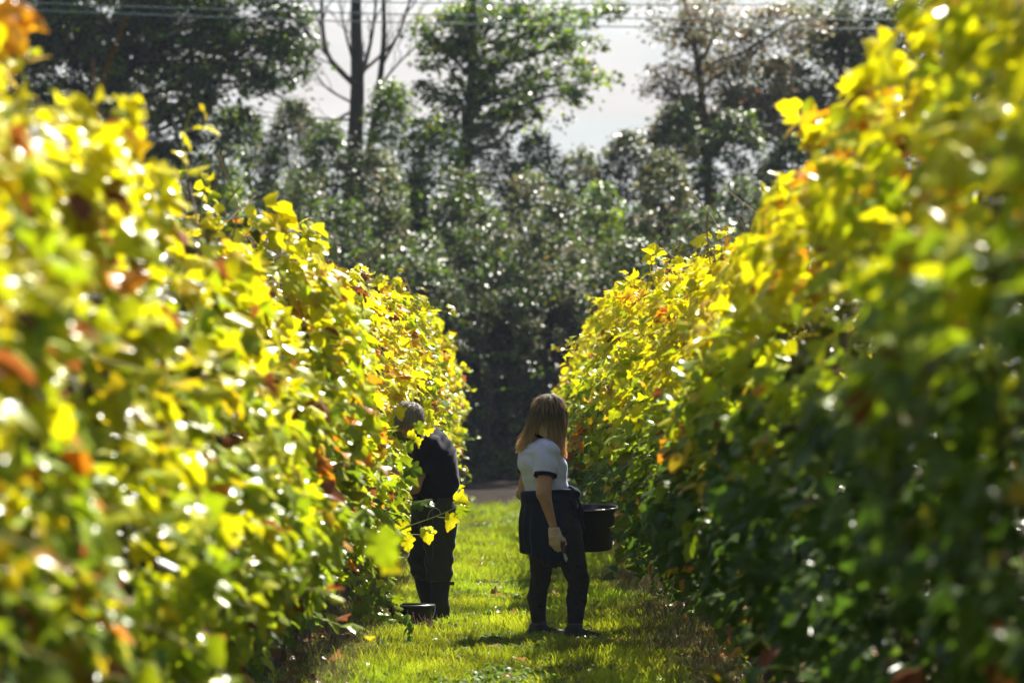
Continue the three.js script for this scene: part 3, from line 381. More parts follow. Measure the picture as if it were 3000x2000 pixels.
// ---------- people ----------
const smin = (a, b, k) => { const h = Math.max(k - Math.abs(a - b), 0) / k; return Math.min(a, b) - h * h * k * 0.25; };
function cap(a, b, ra, rb = ra, sz = 1) {                     // tapered capsule, wider along z by sz
  const ax = a.x, ay = a.y, az = a.z, dx = b.x - ax, dy = b.y - ay, dz = (b.z - az) / sz, L = dx * dx + dy * dy + dz * dz || 1e-9;
  return (x, y, z) => { const px = x - ax, py = y - ay, pz = (z - az) / sz, t = Math.min(1, Math.max(0, (px * dx + py * dy + pz * dz) / L)); const u = px - dx * t, v = py - dy * t, w = pz - dz * t; return Math.sqrt(u * u + v * v + w * w) - (ra + (rb - ra) * t); };
}
function ell(c, r, F, U) {                                    // ellipsoid with axes F (forward), U (up)
  F = F ?? V(1, 0, 0); U = U ?? V(0, 1, 0); const S = V().crossVectors(F, U);
  return (x, y, z) => { const X = x - c.x, Y = y - c.y, Z = z - c.z, a = (X * F.x + Y * F.y + Z * F.z), b = (X * U.x + Y * U.y + Z * U.z), d = (X * S.x + Y * S.y + Z * S.z); const k0 = Math.hypot(a / r.x, b / r.y, d / r.z), k1 = Math.hypot(a / r.x / r.x, b / r.y / r.y, d / r.z / r.z) || 1e-9; return k0 * (k0 - 1) / k1; };
}
const union = (k, ...fs) => (x, y, z) => { let d = fs[0](x, y, z); for (let i = 1; i < fs.length; i++) d = smin(d, fs[i](x, y, z), k); return d; };
function loft(rows, F) {                                      // rows: [y, half depth, half width, centre along x, centre along z]
  const S = V(-F.z, 0, F.x);
  return (x, y, z) => { let k = 0; while (k < rows.length - 2 && y > rows[k + 1][0]) k++; const a = rows[k], b = rows[k + 1], t = smooth(a[0], b[0], y), A = lerp(a[1], b[1], t), B = lerp(a[2], b[2], t), X = x - lerp(a[3], b[3], t), Z = z - lerp(a[4] ?? 0, b[4] ?? 0, t); const f = X * F.x + Z * F.z, s = X * S.x + Z * S.z, q = Math.hypot(f / A, s / B), side = (q - 1) * (A * B) / Math.hypot(A * s / B / q || 0, B * f / A / q || 0, 1e-6) ; const e = Math.max(rows[0][0] - y, y - rows[rows.length - 1][0]); return e > 0 ? Math.hypot(Math.max(0, Math.min(side, 1)), e) + Math.min(0, side) * 0.2 : side; };
}
function sdfMesh(f, lo, hi, h, colour, uvScale = 1) {         // surface nets
  const nx = Math.ceil((hi[0] - lo[0]) / h) + 1, ny = Math.ceil((hi[1] - lo[1]) / h) + 1, nz = Math.ceil((hi[2] - lo[2]) / h) + 1, v = new Float32Array(nx * ny * nz), id = new Int32Array(nx * ny * nz).fill(-1), at3 = (i, j, k) => (k * ny + j) * nx + i;
  for (let k = 0; k < nz; k++) for (let j = 0; j < ny; j++) for (let i = 0; i < nx; i++) v[at3(i, j, k)] = f(lo[0] + i * h, lo[1] + j * h, lo[2] + k * h);
  const g = new Geo(), E = [[0, 1], [2, 3], [4, 5], [6, 7], [0, 2], [1, 3], [4, 6], [5, 7], [0, 4], [1, 5], [2, 6], [3, 7]], c = new Float32Array(8), e = h * 0.4;
  for (let k = 0; k < nz - 1; k++) for (let j = 0; j < ny - 1; j++) for (let i = 0; i < nx - 1; i++) {
    let m = 0; for (let q = 0; q < 8; q++) { c[q] = v[at3(i + (q & 1), j + ((q >> 1) & 1), k + (q >> 2))]; if (c[q] < 0) m |= 1 << q; }
    if (m === 0 || m === 255) continue;
    let X = 0, Y = 0, Z = 0, n = 0;
    for (const [a, b] of E) if ((c[a] < 0) !== (c[b] < 0)) { const t = c[a] / (c[a] - c[b]); X += lerp(a & 1, b & 1, t); Y += lerp((a >> 1) & 1, (b >> 1) & 1, t); Z += lerp(a >> 2, b >> 2, t); n++; }
    const x = lo[0] + (i + X / n) * h, y = lo[1] + (j + Y / n) * h, z = lo[2] + (k + Z / n) * h, N = V(f(x + e, y, z) - f(x - e, y, z), f(x, y + e, z) - f(x, y - e, z), f(x, y, z + e) - f(x, y, z - e)).normalize();
    g.room(1, 0); const w = g.n++; id[at3(i, j, k)] = w; g.p.set([x, y, z], 3 * w); g.nn.set([N.x, N.y, N.z], 3 * w); g.c.set(colour(x, y, z, N), 3 * w); g.t.set([(x + z) * uvScale, y * uvScale], 2 * w);
  }
  const quad = (a, b, c2, d, flip) => { if (a < 0 || b < 0 || c2 < 0 || d < 0) return; g.room(0, 6); g.i.set(flip ? [a, c2, b, a, d, c2] : [a, b, c2, a, c2, d], g.m); g.m += 6; };
  for (let k = 1; k < nz - 1; k++) for (let j = 1; j < ny - 1; j++) for (let i = 1; i < nx - 1; i++) {
    const s = v[at3(i, j, k)] < 0;
    if (s !== (v[at3(i + 1, j, k)] < 0)) quad(id[at3(i, j - 1, k - 1)], id[at3(i, j, k - 1)], id[at3(i, j, k)], id[at3(i, j - 1, k)], !s);
    if (s !== (v[at3(i, j + 1, k)] < 0)) quad(id[at3(i - 1, j, k - 1)], id[at3(i - 1, j, k)], id[at3(i, j, k)], id[at3(i, j, k - 1)], !s);
    if (s !== (v[at3(i, j, k + 1)] < 0)) quad(id[at3(i - 1, j - 1, k)], id[at3(i, j - 1, k)], id[at3(i, j, k)], id[at3(i - 1, j, k)], !s);
  }
  return g.geometry();
}
function hand(w, D, N, S, curl = [0.5, 0.6, 0.4], len = 1, fat = 1) {     // wrist, finger direction, palm side, thumb side
  const P = (d, s, n) => w.clone().addScaledVector(D, d * len).addScaledVector(S, s * len).addScaledVector(N, n * len), fs = [], R = 0.0095 * fat;
  [0.03, 0.01, -0.01, -0.029].forEach((s, k) => {
    let p = P(0.088 - 0.004 * Math.abs(k - 1), s, 0); fs.push(cap(P(0.008, s * 0.55, 0), p, 0.02 * fat, 0.0125 * fat)); let a = 0; const L = [0.95, 1.08, 1, 0.8][k];
    [0.043, 0.026, 0.021].forEach((l, j) => { a += curl[j] * (1 + 0.12 * k); const q = p.clone().addScaledVector(D, Math.cos(a) * l * L * len).addScaledVector(N, Math.sin(a) * l * L * len); fs.push(cap(p, q, R * (1 - 0.08 * j), R * (0.92 - 0.08 * j))); p = q; });
  });
  const t0 = P(0.028, 0.026, 0.004), t1 = P(0.062, 0.052, 0.02), t2 = P(0.09, 0.056, 0.036); fs.push(cap(t0, t1, 0.015 * fat, 0.011 * fat), cap(t1, t2, 0.0108 * fat, 0.0085 * fat));
  return union(0.007, ...fs);
}
function head(c, F, U) {                                      // skull, jaw, brow, nose, ears; c is the middle of the skull
  const S = V().crossVectors(F, U), P = (f, u, s) => c.clone().addScaledVector(F, f).addScaledVector(U, u).addScaledVector(S, s);
  const f = union(0.03, ell(c, V(0.098, 0.102, 0.077), F, U), ell(P(0.03, -0.06, 0), V(0.068, 0.07, 0.058), F, U), cap(P(0.055, -0.105, -0.012), P(0.055, -0.105, 0.012), 0.022));
  const det = union(0.012, cap(P(0.092, 0, 0), P(0.112, -0.038, 0), 0.009, 0.0145), cap(P(0.088, 0.018, -0.035), P(0.088, 0.018, 0.035), 0.014), cap(P(0.088, -0.068, -0.016), P(0.088, -0.068, 0.016), 0.008), ell(P(-0.005, -0.02, 0.079), V(0.02, 0.032, 0.01), F, U), ell(P(-0.005, -0.02, -0.079), V(0.02, 0.032, 0.01), F, U));
  return { f: union(0.012, f, det), P };
}
const skinTex = tex(64, 64, (u, v) => { const k = 0.9 + 0.2 * (fbm(u * 16, v * 16) - 0.5); return [k, k, k]; });
const skinMat = phys({ vertexColors: true, map: skinTex, roughness: 0.55, specularIntensity: 0.5, sheen: 0.3, sheenRoughness: 0.5, sheenColor: new THREE.Color(1, 0.75, 0.6) });
const weave = tex(128, 128, (u, v) => { const k = 0.82 + 0.12 * Math.sin(u * 402) * Math.sin(v * 402) + 0.3 * (fbm(u * 20, v * 40, 7) - 0.5); return [k, k, k]; });
const cloth = (color, o = {}) => phys({ color, map: weave, bumpMap: weave, bumpScale: 0.0012, roughness: 0.95, specularIntensity: 0.3, sheen: 0.6, sheenRoughness: 0.5, sheenColor: new THREE.Color(0.6, 0.62, 0.7), ...o });
const flat = () => [1, 1, 1];
function faceParts(o, h, eyeTone) {
  const eyeM = std({ color: 0xd8d2c8, roughness: 0.3 }), iris = std({ color: eyeTone, roughness: 0.2 });
  for (const s of [-1, 1]) { const e = new THREE.Mesh(new THREE.SphereGeometry(0.0115, 14, 10), eyeM); e.name = 'eye'; e.position.copy(h.P(0.083, 0, s * 0.031)); o.add(e); const i = new THREE.Mesh(new THREE.SphereGeometry(0.006, 10, 8), iris); i.name = 'iris'; i.position.copy(h.P(0.0905, 0, s * 0.031)).sub(e.position); e.add(i); }
  const m = new THREE.Mesh(new THREE.SphereGeometry(1, 14, 8), std({ color: 0x8a4a42, roughness: 0.5 })); m.name = 'mouth'; m.position.copy(h.P(0.0935, -0.068, 0)); m.scale.set(0.004, 0.006, 0.022); m.rotation.y = Math.atan2(-(h.P(1, 0, 0).z - h.P(0, 0, 0).z), h.P(1, 0, 0).x - h.P(0, 0, 0).x); o.add(m);
}
const hairTex = tex(64, 128, (u, v) => { const k = 0.55 + 0.8 * noise(u * 40, v * 3, 2); return [k, k, k]; });
const hairMat = phys({ vertexColors: true, side: THREE.DoubleSide, roughness: 0.85, transmission: 0.4, thickness: 0, specularIntensity: 0.3, clearcoat: 0.35, clearcoatRoughness: 0.4 });
const hairMass = phys({ vertexColors: true, map: hairTex, roughness: 0.6, specularIntensity: 0.4 });

{ // the woman
  const base = V(0.27, 0, -25.6), o = thing('person', 'woman in white ringer t-shirt, dark leggings and waist-tied navy jacket, looking away', 'person', base.toArray()), L = (px, py, z = 0) => V((px - 1618.7) / 439.5, 4.28 - py / 439.5, z);
  const F = V(0.94, 0, -0.34).normalize(), r = Rng(8);
  const torso = loft([[0.58, 0.17, 0.19, 0.02], [0.76, 0.168, 0.19, -0.022], [0.88, 0.158, 0.185, -0.03], [1.02, 0.135, 0.16, -0.04], [1.1, 0.135, 0.163, -0.055], [1.18, 0.143, 0.172, -0.078], [1.26, 0.115, 0.19, -0.09], [1.31, 0.085, 0.165, -0.085], [1.345, 0.055, 0.09, -0.072], [1.37, 0.045, 0.06, -0.06]], F);
  const shN = V(-0.035, 1.272, 0.165), elN = L(1592, 1442, 0.235), wrN = L(1622, 1546, 0.225), shF = V(-0.135, 1.272, -0.165), elF = L(1531, 1448, -0.22), wrF = V(0.03, 0.9, -0.36);
  const armN = union(0.03, cap(shN, elN, 0.066, 0.05), cap(elN, wrN, 0.051, 0.031)), armF = union(0.03, cap(shF, elF, 0.056, 0.044), cap(elF, wrF, 0.044, 0.029));
  const hipN = V(0.075, 0.74, 0.085), knN = V(0.172, 0.415, 0.12), cfN = V(0.158, 0.29, 0.13), anN = V(0.145, 0.1, 0.15), hipF = V(-0.055, 0.74, -0.1), knF = V(-0.078, 0.42, -0.16), cfF = V(-0.103, 0.29, -0.18), anF = V(-0.089, 0.1, -0.2);
  const legs = union(0.014, cap(hipN, knN, 0.117, 0.066), cap(knN, cfN, 0.064, 0.063), cap(cfN, anN, 0.063, 0.041), cap(hipF, knF, 0.108, 0.063), cap(knF, cfF, 0.061, 0.059), cap(cfF, anF, 0.059, 0.041));
  const footN = union(0.03, cap(anN, anN.clone().add(V(-0.02, -0.06, 0)), 0.042, 0.034), cap(anN.clone().add(V(0, -0.065, 0)), anN.clone().add(V(0.15, -0.075, -0.03)), 0.034, 0.024)), footF = union(0.03, cap(anF, anF.clone().add(V(-0.02, -0.06, 0)), 0.042, 0.034), cap(anF.clone().add(V(0, -0.065, 0)), anF.clone().add(V(0.15, -0.075, -0.04)), 0.034, 0.024));
  const hF = V(0.62, -0.04, -0.78).normalize(), hU = V(0.03, 1, 0.02).addScaledVector(hF, -V(0.03, 1, 0.02).dot(hF)).normalize(), hd = head(V(-0.022, 1.535, 0), hF, hU), neck = cap(V(-0.068, 1.33, 0), V(-0.03, 1.46, 0), 0.056, 0.05);
  const bodySdf = union(0.03, torso, armN, armF, legs, footN, footF, neck), skin = (x, y, z) => { const k = 0.9 + 0.2 * noise(x * 30, y * 30, z * 30); return [0.42 * k, 0.235 * k, 0.15 * k]; };
  const handF = hand(wrF, V(0.75, -0.55, -0.35).normalize(), V(0.5, 0.2, -0.85).normalize(), V(0.5, 0.8, -0.1).normalize(), [0.7, 0.9, 0.6]);
  const body = mergeGeometries([sdfMesh((x, y, z) => bodySdf(x, y, z) + 0.006, [-0.36, 0, -0.5], [0.4, 1.5, 0.36], 0.0125, skin), sdfMesh(hd.f, [-0.16, 1.36, -0.17], [0.12, 1.66, 0.14], 0.005, skin), sdfMesh(handF, [0, 0.72, -0.55], [0.22, 0.98, -0.28], 0.004, skin)]);
  mesh('body', body, skinMat, o); faceParts(o, hd, 0x3a2a1c);
  // t-shirt: torso and half sleeves
  const fold = (x, y, z) => 0.004 * Math.sin(55 * (x * 0.7 + y) + 7 * noise(x * 9, y * 7, z * 9)) * smooth(0.0, 0.18, z) * smooth(1.06, 1.14, y) + 0.014 * (noise(x * 14, y * 9, z * 14) - 0.5) + 0.003 * Math.sin(y * 40 + x * 25 + 6 * noise(x * 8, y * 8, z * 8)) * smooth(1.2, 1.0, y), bust = union(0.04, ell(V(0.03, 1.17, 0.05), V(0.06, 0.06, 0.065), F), ell(V(-0.012, 1.17, -0.09), V(0.06, 0.06, 0.065), F)), sleeveDir = elN.clone().sub(shN).normalize(), sleeveEnd = shN.clone().addScaledVector(sleeveDir, 0.165), sDirF = elF.clone().sub(shF).normalize(), sEndF = shF.clone().addScaledVector(sDirF, 0.15);
  const slN = cap(shN, sleeveEnd, 0.08, 0.075), slF = cap(shF, sEndF, 0.068, 0.062);
  const along = (p, d) => (x, y, z) => (x - p.x) * d.x + (y - p.y) * d.y + (z - p.z) * d.z, aN = along(sleeveEnd, sleeveDir), aF = along(sEndF, sDirF);
  const shirtSdf = (x, y, z) => { const t = Math.max(smin(torso(x, y, z) - 0.008, bust(x, y, z) - 0.004, 0.05), 0.985 - y, neck(x, y, z) < 0.016 ? 0.016 - neck(x, y, z) : -1), a = Math.max(slN(x, y, z), aN(x, y, z)), b = Math.max(slF(x, y, z), aF(x, y, z)); return smin(smin(t, a, 0.035), b, 0.035) + fold(x, y, z); };
  mesh('shirt', sdfMesh(shirtSdf, [-0.32, 0.95, -0.32], [0.24, 1.42, 0.34], 0.0085, flat, 9), cloth(0xc2c8ea, { roughness: 0.9 }), o);
  const navy = cloth(0x10131f, { sheen: 0.2 });
  const cuff = (s, a, lo, hi) => sdfMesh((x, y, z) => Math.max(s(x, y, z) - 0.004, Math.abs(a(x, y, z) + 0.004) - 0.012), lo, hi, 0.006, flat, 9);
  mesh('cuff', cuff(slN, aN, [-0.2, 1, 0.06], [0.08, 1.22, 0.34]), navy, o); mesh('cuff', cuff(slF, aF, [-0.32, 1, -0.36], [-0.02, 1.24, -0.06]), navy, o);
  mesh('collar', sdfMesh((x, y, z) => Math.max(Math.abs(neck(x, y, z) - 0.014) - 0.006, Math.abs(y - 1.362 + 0.35 * (x + 0.06)) - 0.011), [-0.2, 1.26, -0.14], [0.08, 1.45, 0.14], 0.006, flat, 9), navy, o);
  // leggings with a faint leopard pattern
  const leopard = tex(256, 256, (u, v) => { const x = u * 14, y = v * 14, n = noise(x, y, 4), ring = smooth(0.09, 0.03, Math.abs(n - 0.62)) * (noise(x * 2, y * 2, 9) > 0.4 ? 1 : 0), k = 1 - 0.75 * ring; return [k, k, k]; });
  const lm = leopard.clone(); lm.repeat.set(4, 4); lm.needsUpdate = true;
  mesh('leggings', sdfMesh((x, y, z) => Math.max(smin(legs(x, y, z), torso(x, y, z), 0.04) - 0.004 + 0.002 * Math.sin(y * 70 + 8 * noise(x * 20, y * 20, z * 20)) * smooth(0.14, 0.06, Math.abs(y - 0.4)), y - 1.0, 0.105 - y), [-0.28, 0.08, -0.42], [0.34, 1.02, 0.3], 0.01, flat, 1), phys({ color: new THREE.Color(0.024, 0.022, 0.024), map: lm, roughness: 0.9, specularIntensity: 0.2, sheen: 0.08, sheenRoughness: 0.5, sheenColor: new THREE.Color(0.4, 0.4, 0.45) }), o);
  // jacket tied round the waist
  const wave = (x, y, z) => 0.012 * Math.sin(26 * Math.atan2(z, x + 0.03) * 0.5 + 3 * y) * smooth(1.0, 0.7, y) + 0.009 * (noise(x * 15, y * 8, z * 15) - 0.5);
  const hips = union(0.06, torso, cap(V(-0.04, 0.78, -0.03), V(-0.055, 0.62, -0.06), 0.15, 0.14), cap(V(-0.02, 0.74, 0.07), V(-0.01, 0.62, 0.075), 0.115, 0.108));
  const jacketSdf = (x, y, z) => { const f = x * F.x + z * F.z, skirt = Math.max(hips(x, y, z) - 0.016 + wave(x, y, z), f - 0.035 - 0.12 * smooth(0.86, 0.98, y), y - 1.0, 0.6 - 0.1 * smooth(-0.2, 0.05, x) + 0.012 * Math.sin(30 * z) - y), band = Math.max(torso(x, y, z) - 0.03 + 0.006 * Math.sin(90 * y + 12 * x), Math.abs(y - 0.985 - 0.06 * x) - 0.035); return smin(skirt, band, 0.02); };
  const jkt = mesh('jacket', sdfMesh(jacketSdf, [-0.34, 0.46, -0.4], [0.3, 1.08, 0.34], 0.0095, flat, 8), cloth(0x1b2438, { sheenColor: new THREE.Color(0.35, 0.42, 0.6) }), o);
  const knot = union(0.02, cap(L(1668, 1436, 0.05), L(1684, 1446, 0.04), 0.03), cap(L(1682, 1446, 0.05), L(1694, 1490, 0.03), 0.032, 0.03), cap(L(1694, 1490, 0.03), L(1702, 1560, 0.01), 0.03, 0.024), cap(L(1676, 1448, 0.08), L(1684, 1520, 0.1), 0.026, 0.018));
  mesh('sleeve_knot', sdfMesh((x, y, z) => knot(x, y, z) + 0.006 * Math.sin(60 * y + 40 * x), [0.02, 0.68, -0.08], [0.26, 1.1, 0.18], 0.006, flat, 8), jkt.material, jkt);
  // socks, boots with laces
  for (const [an, s] of [[anN, 1], [anF, 0.95]]) {
    const dx = an.x, dz = an.z;
    mesh('sock', sdfMesh((x, y, z) => Math.max(Math.hypot(x - dx, z - dz) - 0.051 + 0.003 * Math.sin(y * 420), Math.abs(y - 0.116) - 0.022), [dx - 0.08, 0.07, dz - 0.08], [dx + 0.08, 0.16, dz + 0.08], 0.005, flat, 10), cloth(0x4a4c50), o);
    const P = (x, y, z) => V(dx + x, y, dz + z), bs = union(0.03, cap(P(-0.005, 0.09, 0), P(-0.01, 0.045, 0), 0.057, 0.056), cap(P(0, 0.05, 0), P(0.15, 0.036, -0.035), 0.05, 0.038), cap(P(-0.035, 0.03, 0.005), P(0.02, 0.03, 0), 0.045, 0.046));
    const b = mesh('boot', sdfMesh((x, y, z) => Math.max(bs(x, y, z) - 0.004 + 0.003 * noise(x * 40, y * 40, z * 40), 0.012 - y, y - 0.118), [dx - 0.12, -0.01, dz - 0.12], [dx + 0.24, 0.15, dz + 0.1], 0.0065, flat, 8), std({ color: 0x17161a, roughness: 0.7 }), o);
    mesh('sole', sdfMesh((x, y, z) => Math.max(bs(x, 0.03, z) - 0.009, Math.abs(y - 0.009) - 0.012), [dx - 0.13, -0.02, dz - 0.13], [dx + 0.25, 0.05, dz + 0.11], 0.0065, flat, 8), std({ color: 0x0c0c0d, roughness: 0.9 }), b);
    const lg = new Geo(); for (let k = 0; k < 5; k++) { const y = 0.112 - k * 0.012, x = 0.052 + k * 0.014; lg.tube(curve([P(x - 0.012, y, 0.03), P(x + 0.008, y + 0.004, 0), P(x - 0.012, y - 0.004, -0.03)], 6), [0.0022], [0.1, 0.1, 0.1], 5); }
    for (const q of [-1, 1]) lg.tube(curve([P(0.06, 0.11, 0), P(0.09, 0.125, 0.02 * q), P(0.115, 0.1, 0.03 * q), P(0.08, 0.09, 0.012 * q)], 10), [0.0024], [0.1, 0.1, 0.1], 5);
    mesh('laces', lg, caneMat, b);
  }
  // glove on the near hand
  const hD = V(0.06, -1, 0.02).normalize(), hN = V(0.45, 0, -0.9).normalize(), hS = V(0.9, 0.05, 0.45).normalize(), hw = L(1623, 1550, 0.225), gl = hand(hw, hD, hN, hS, [0.45, 0.85, 0.6], 1.04, 1.18), gc = cap(L(1621, 1540, 0.225), hw.clone().addScaledVector(hD, 0.03), 0.036, 0.033);
  const glove = mesh('glove', sdfMesh((x, y, z) => smin(gl(x, y, z), Math.max(gc(x, y, z), y - 0.772), 0.02) + 0.0016 * Math.sin(y * 300 + 9 * noise(x * 40, y * 40, z * 40)), [-0.08, 0.53, 0.06], [0.14, 0.8, 0.32], 0.0042, (x, y) => { const k = 0.85 + 0.3 * noise(x * 60, y * 60, 1); return [0.5 * k, 0.36 * k, 0.27 * k]; }, 10), phys({ vertexColors: true, roughness: 0.6 }), o);
  // hair: a mass and many strands
  const scalp = ell(V(-0.024, 1.548, 0.006), V(0.107, 0.107, 0.098), hF, hU), lockL = union(0.05, cap(V(-0.085, 1.53, 0), V(-0.12, 1.43, 0), 0.05, 0.045), cap(V(-0.12, 1.43, 0), V(-0.185, 1.31, 0.0), 0.045, 0.022)), lockR = union(0.04, cap(V(0.045, 1.52, 0.04), V(0.06, 1.4, 0.04), 0.042, 0.036), cap(V(0.06, 1.4, 0.04), V(0.06, 1.3, 0.03), 0.036, 0.018)), nape = union(0.05, cap(V(-0.035, 1.5, 0.05), V(-0.045, 1.39, 0.045), 0.07, 0.045));
  const rootC = [0.065, 0.042, 0.025], tipC = [0.78, 0.56, 0.27], hairTone = (y) => mix3(rootC, tipC, smooth(1.58, 1.28, y) ** 1.2);
  const mass = mesh('hair', sdfMesh((x, y, z) => union(0.04, scalp, lockL, lockR, nape)(x, y, z) + 0.005 * (noise(x * 70, y * 6, z * 70) - 0.5) + 0.004, [-0.26, 1.26, -0.16], [0.15, 1.69, 0.16], 0.0065, (x, y, z) => { const k = 0.6 + 0.8 * noise(x * 90, y * 5, z * 90); return hairTone(y).map((v) => v * k * 0.8); }, 6), hairMass, o);
  const sg = new Geo();
  for (let k = 0; k < 1500; k++) {
    const a = r.r(0, 6.283), el = Math.acos(r.r(0.0, 0.98)), dir = V(Math.cos(a) * Math.sin(el), Math.cos(el), Math.sin(a) * Math.sin(el)); if (dir.dot(hF) > 0.45 && dir.y < 0.75) continue;
    const s = V(-0.024 + dir.x * 0.112, 1.546 + dir.y * 0.108, 0.006 + dir.z * 0.112), left = s.x + 0.3 * s.z + r.g() * 0.05 < -0.035, nap = !left && s.z > 0.03 && r() < 0.12; let e;
    if (nap) e = V(r.r(-0.06, 0.02), r.r(1.35, 1.42), r.r(0.06, 0.09)); else if (left) { const q = r(); e = V(-0.245 + 0.1 * q + r.g() * 0.008, 1.258 + r() * r() * 0.12 + 0.03 * q, r.g() * 0.06); } else e = V(r.r(0.015, 0.1), 1.225 + 0.16 * r() * r(), r.g() * 0.06 + 0.03);
    const m1 = V(lerp(s.x, e.x, 0.22), lerp(s.y, e.y, 0.4), lerp(s.z, e.z, 0.25)).add(V(s.x + 0.024, 0, s.z).multiplyScalar(0.22)), m2 = V(lerp(s.x, e.x, 0.62), lerp(s.y, e.y, 0.75), lerp(s.z, e.z, 0.6)).add(V(0.012 * Math.sin(a * 5 + s.y * 30) + r.g() * 0.008, 0, 0.012 * Math.cos(a * 5) + r.g() * 0.008)), top = V(lerp(-0.024, s.x, 0.45), 1.655 - 0.03 * (1 - dir.y), lerp(0.006, s.z, 0.45));
    const pts = curve(dir.y > 0.35 ? [top, s, m1, m2, e] : [s, m1, m2, e], 12), tn = r.r(0.6, 1.5);
    sg.tube(pts, taper(0.0026, 0.0009, 12), pts.map((p) => hairTone(p.y + r.g() * 0.01).map((v) => v * tn)), 3);
  }
  for (let k = 0; k < 420; k++) {                              // fine flyaways, coloured light to imitate a sunlit rim
    const a = r.r(0, 6.283), el = Math.acos(r.r(-0.55, 0.99)), dir = V(Math.cos(a) * Math.sin(el), Math.cos(el), Math.sin(a) * Math.sin(el)); if (dir.dot(hF) > 0.5) continue;
    const s = V(-0.024 + dir.x * 0.112, 1.546 + dir.y * 0.108, 0.006 + dir.z * 0.112), t = V(0, -1, 0).addScaledVector(dir, dir.y).normalize(), l = r.r(0.03, 0.09), e = s.clone().addScaledVector(t, l).addScaledVector(dir, r.r(0.002, 0.02) - l * l / 0.2);
    sg.tube(curve([s, s.clone().lerp(e, 0.5).addScaledVector(dir, 0.008), e], 6), [0.0009], mix3(hairTone(s.y), tipC, r.r(0.25, 0.9)), 3);
  }
  mesh('strands', sg, hairMat, mass);
  // secateurs in her hand: a thing of its own
  const sec = thing('secateurs', 'small black and red secateurs held in the gloved hand', 'secateurs', base.clone().add(L(1640, 1596, 0.245)).toArray()), red = std({ color: 0x5a1214, roughness: 0.4 }), blk = std({ color: 0x101012, roughness: 0.45 }), steel = std({ color: 0x9a9da2, roughness: 0.3, metalness: 0.9 });
  const h1 = new Geo(), h2 = new Geo(); h1.tube(curve([V(-0.02, 0.07, -0.005), V(0.002, 0.03, 0), V(0.012, -0.01, 0), V(0.022, -0.045, 0)], 12), taper(0.007, 0.009, 12), [1, 1, 1], 8); h2.tube(curve([V(0.02, 0.06, -0.02), V(0.027, 0.02, -0.006), V(0.024, -0.02, 0), V(0.024, -0.045, 0)], 12), taper(0.007, 0.009, 12), [1, 1, 1], 8);
  mesh('handle', h1, blk, sec); mesh('handle', h2, red, sec);
  for (const [s, k] of [[[[0, 0], [0.014, -0.01], [0.012, -0.045], [0.002, -0.062], [-0.004, -0.03]], 0.002], [[[0, 0], [0.009, -0.008], [0.018, -0.04], [0.013, -0.05], [0.004, -0.02]], -0.003]]) { const sh = new THREE.Shape(s.map(([x, y]) => new THREE.Vector2(x, y))), b = mesh('blade', new THREE.ExtrudeGeometry(sh, { depth: 0.003, bevelEnabled: true, bevelSize: 0.001, bevelThickness: 0.0008, bevelSegments: 1 }), steel, sec); b.position.set(0.022, -0.045, k); b.rotation.z = 0.25; }
  const bolt = mesh('pivot', new THREE.CylinderGeometry(0.006, 0.006, 0.013, 12), steel, sec); bolt.rotation.x = Math.PI / 2; bolt.position.set(0.023, -0.045, 0.001);
}

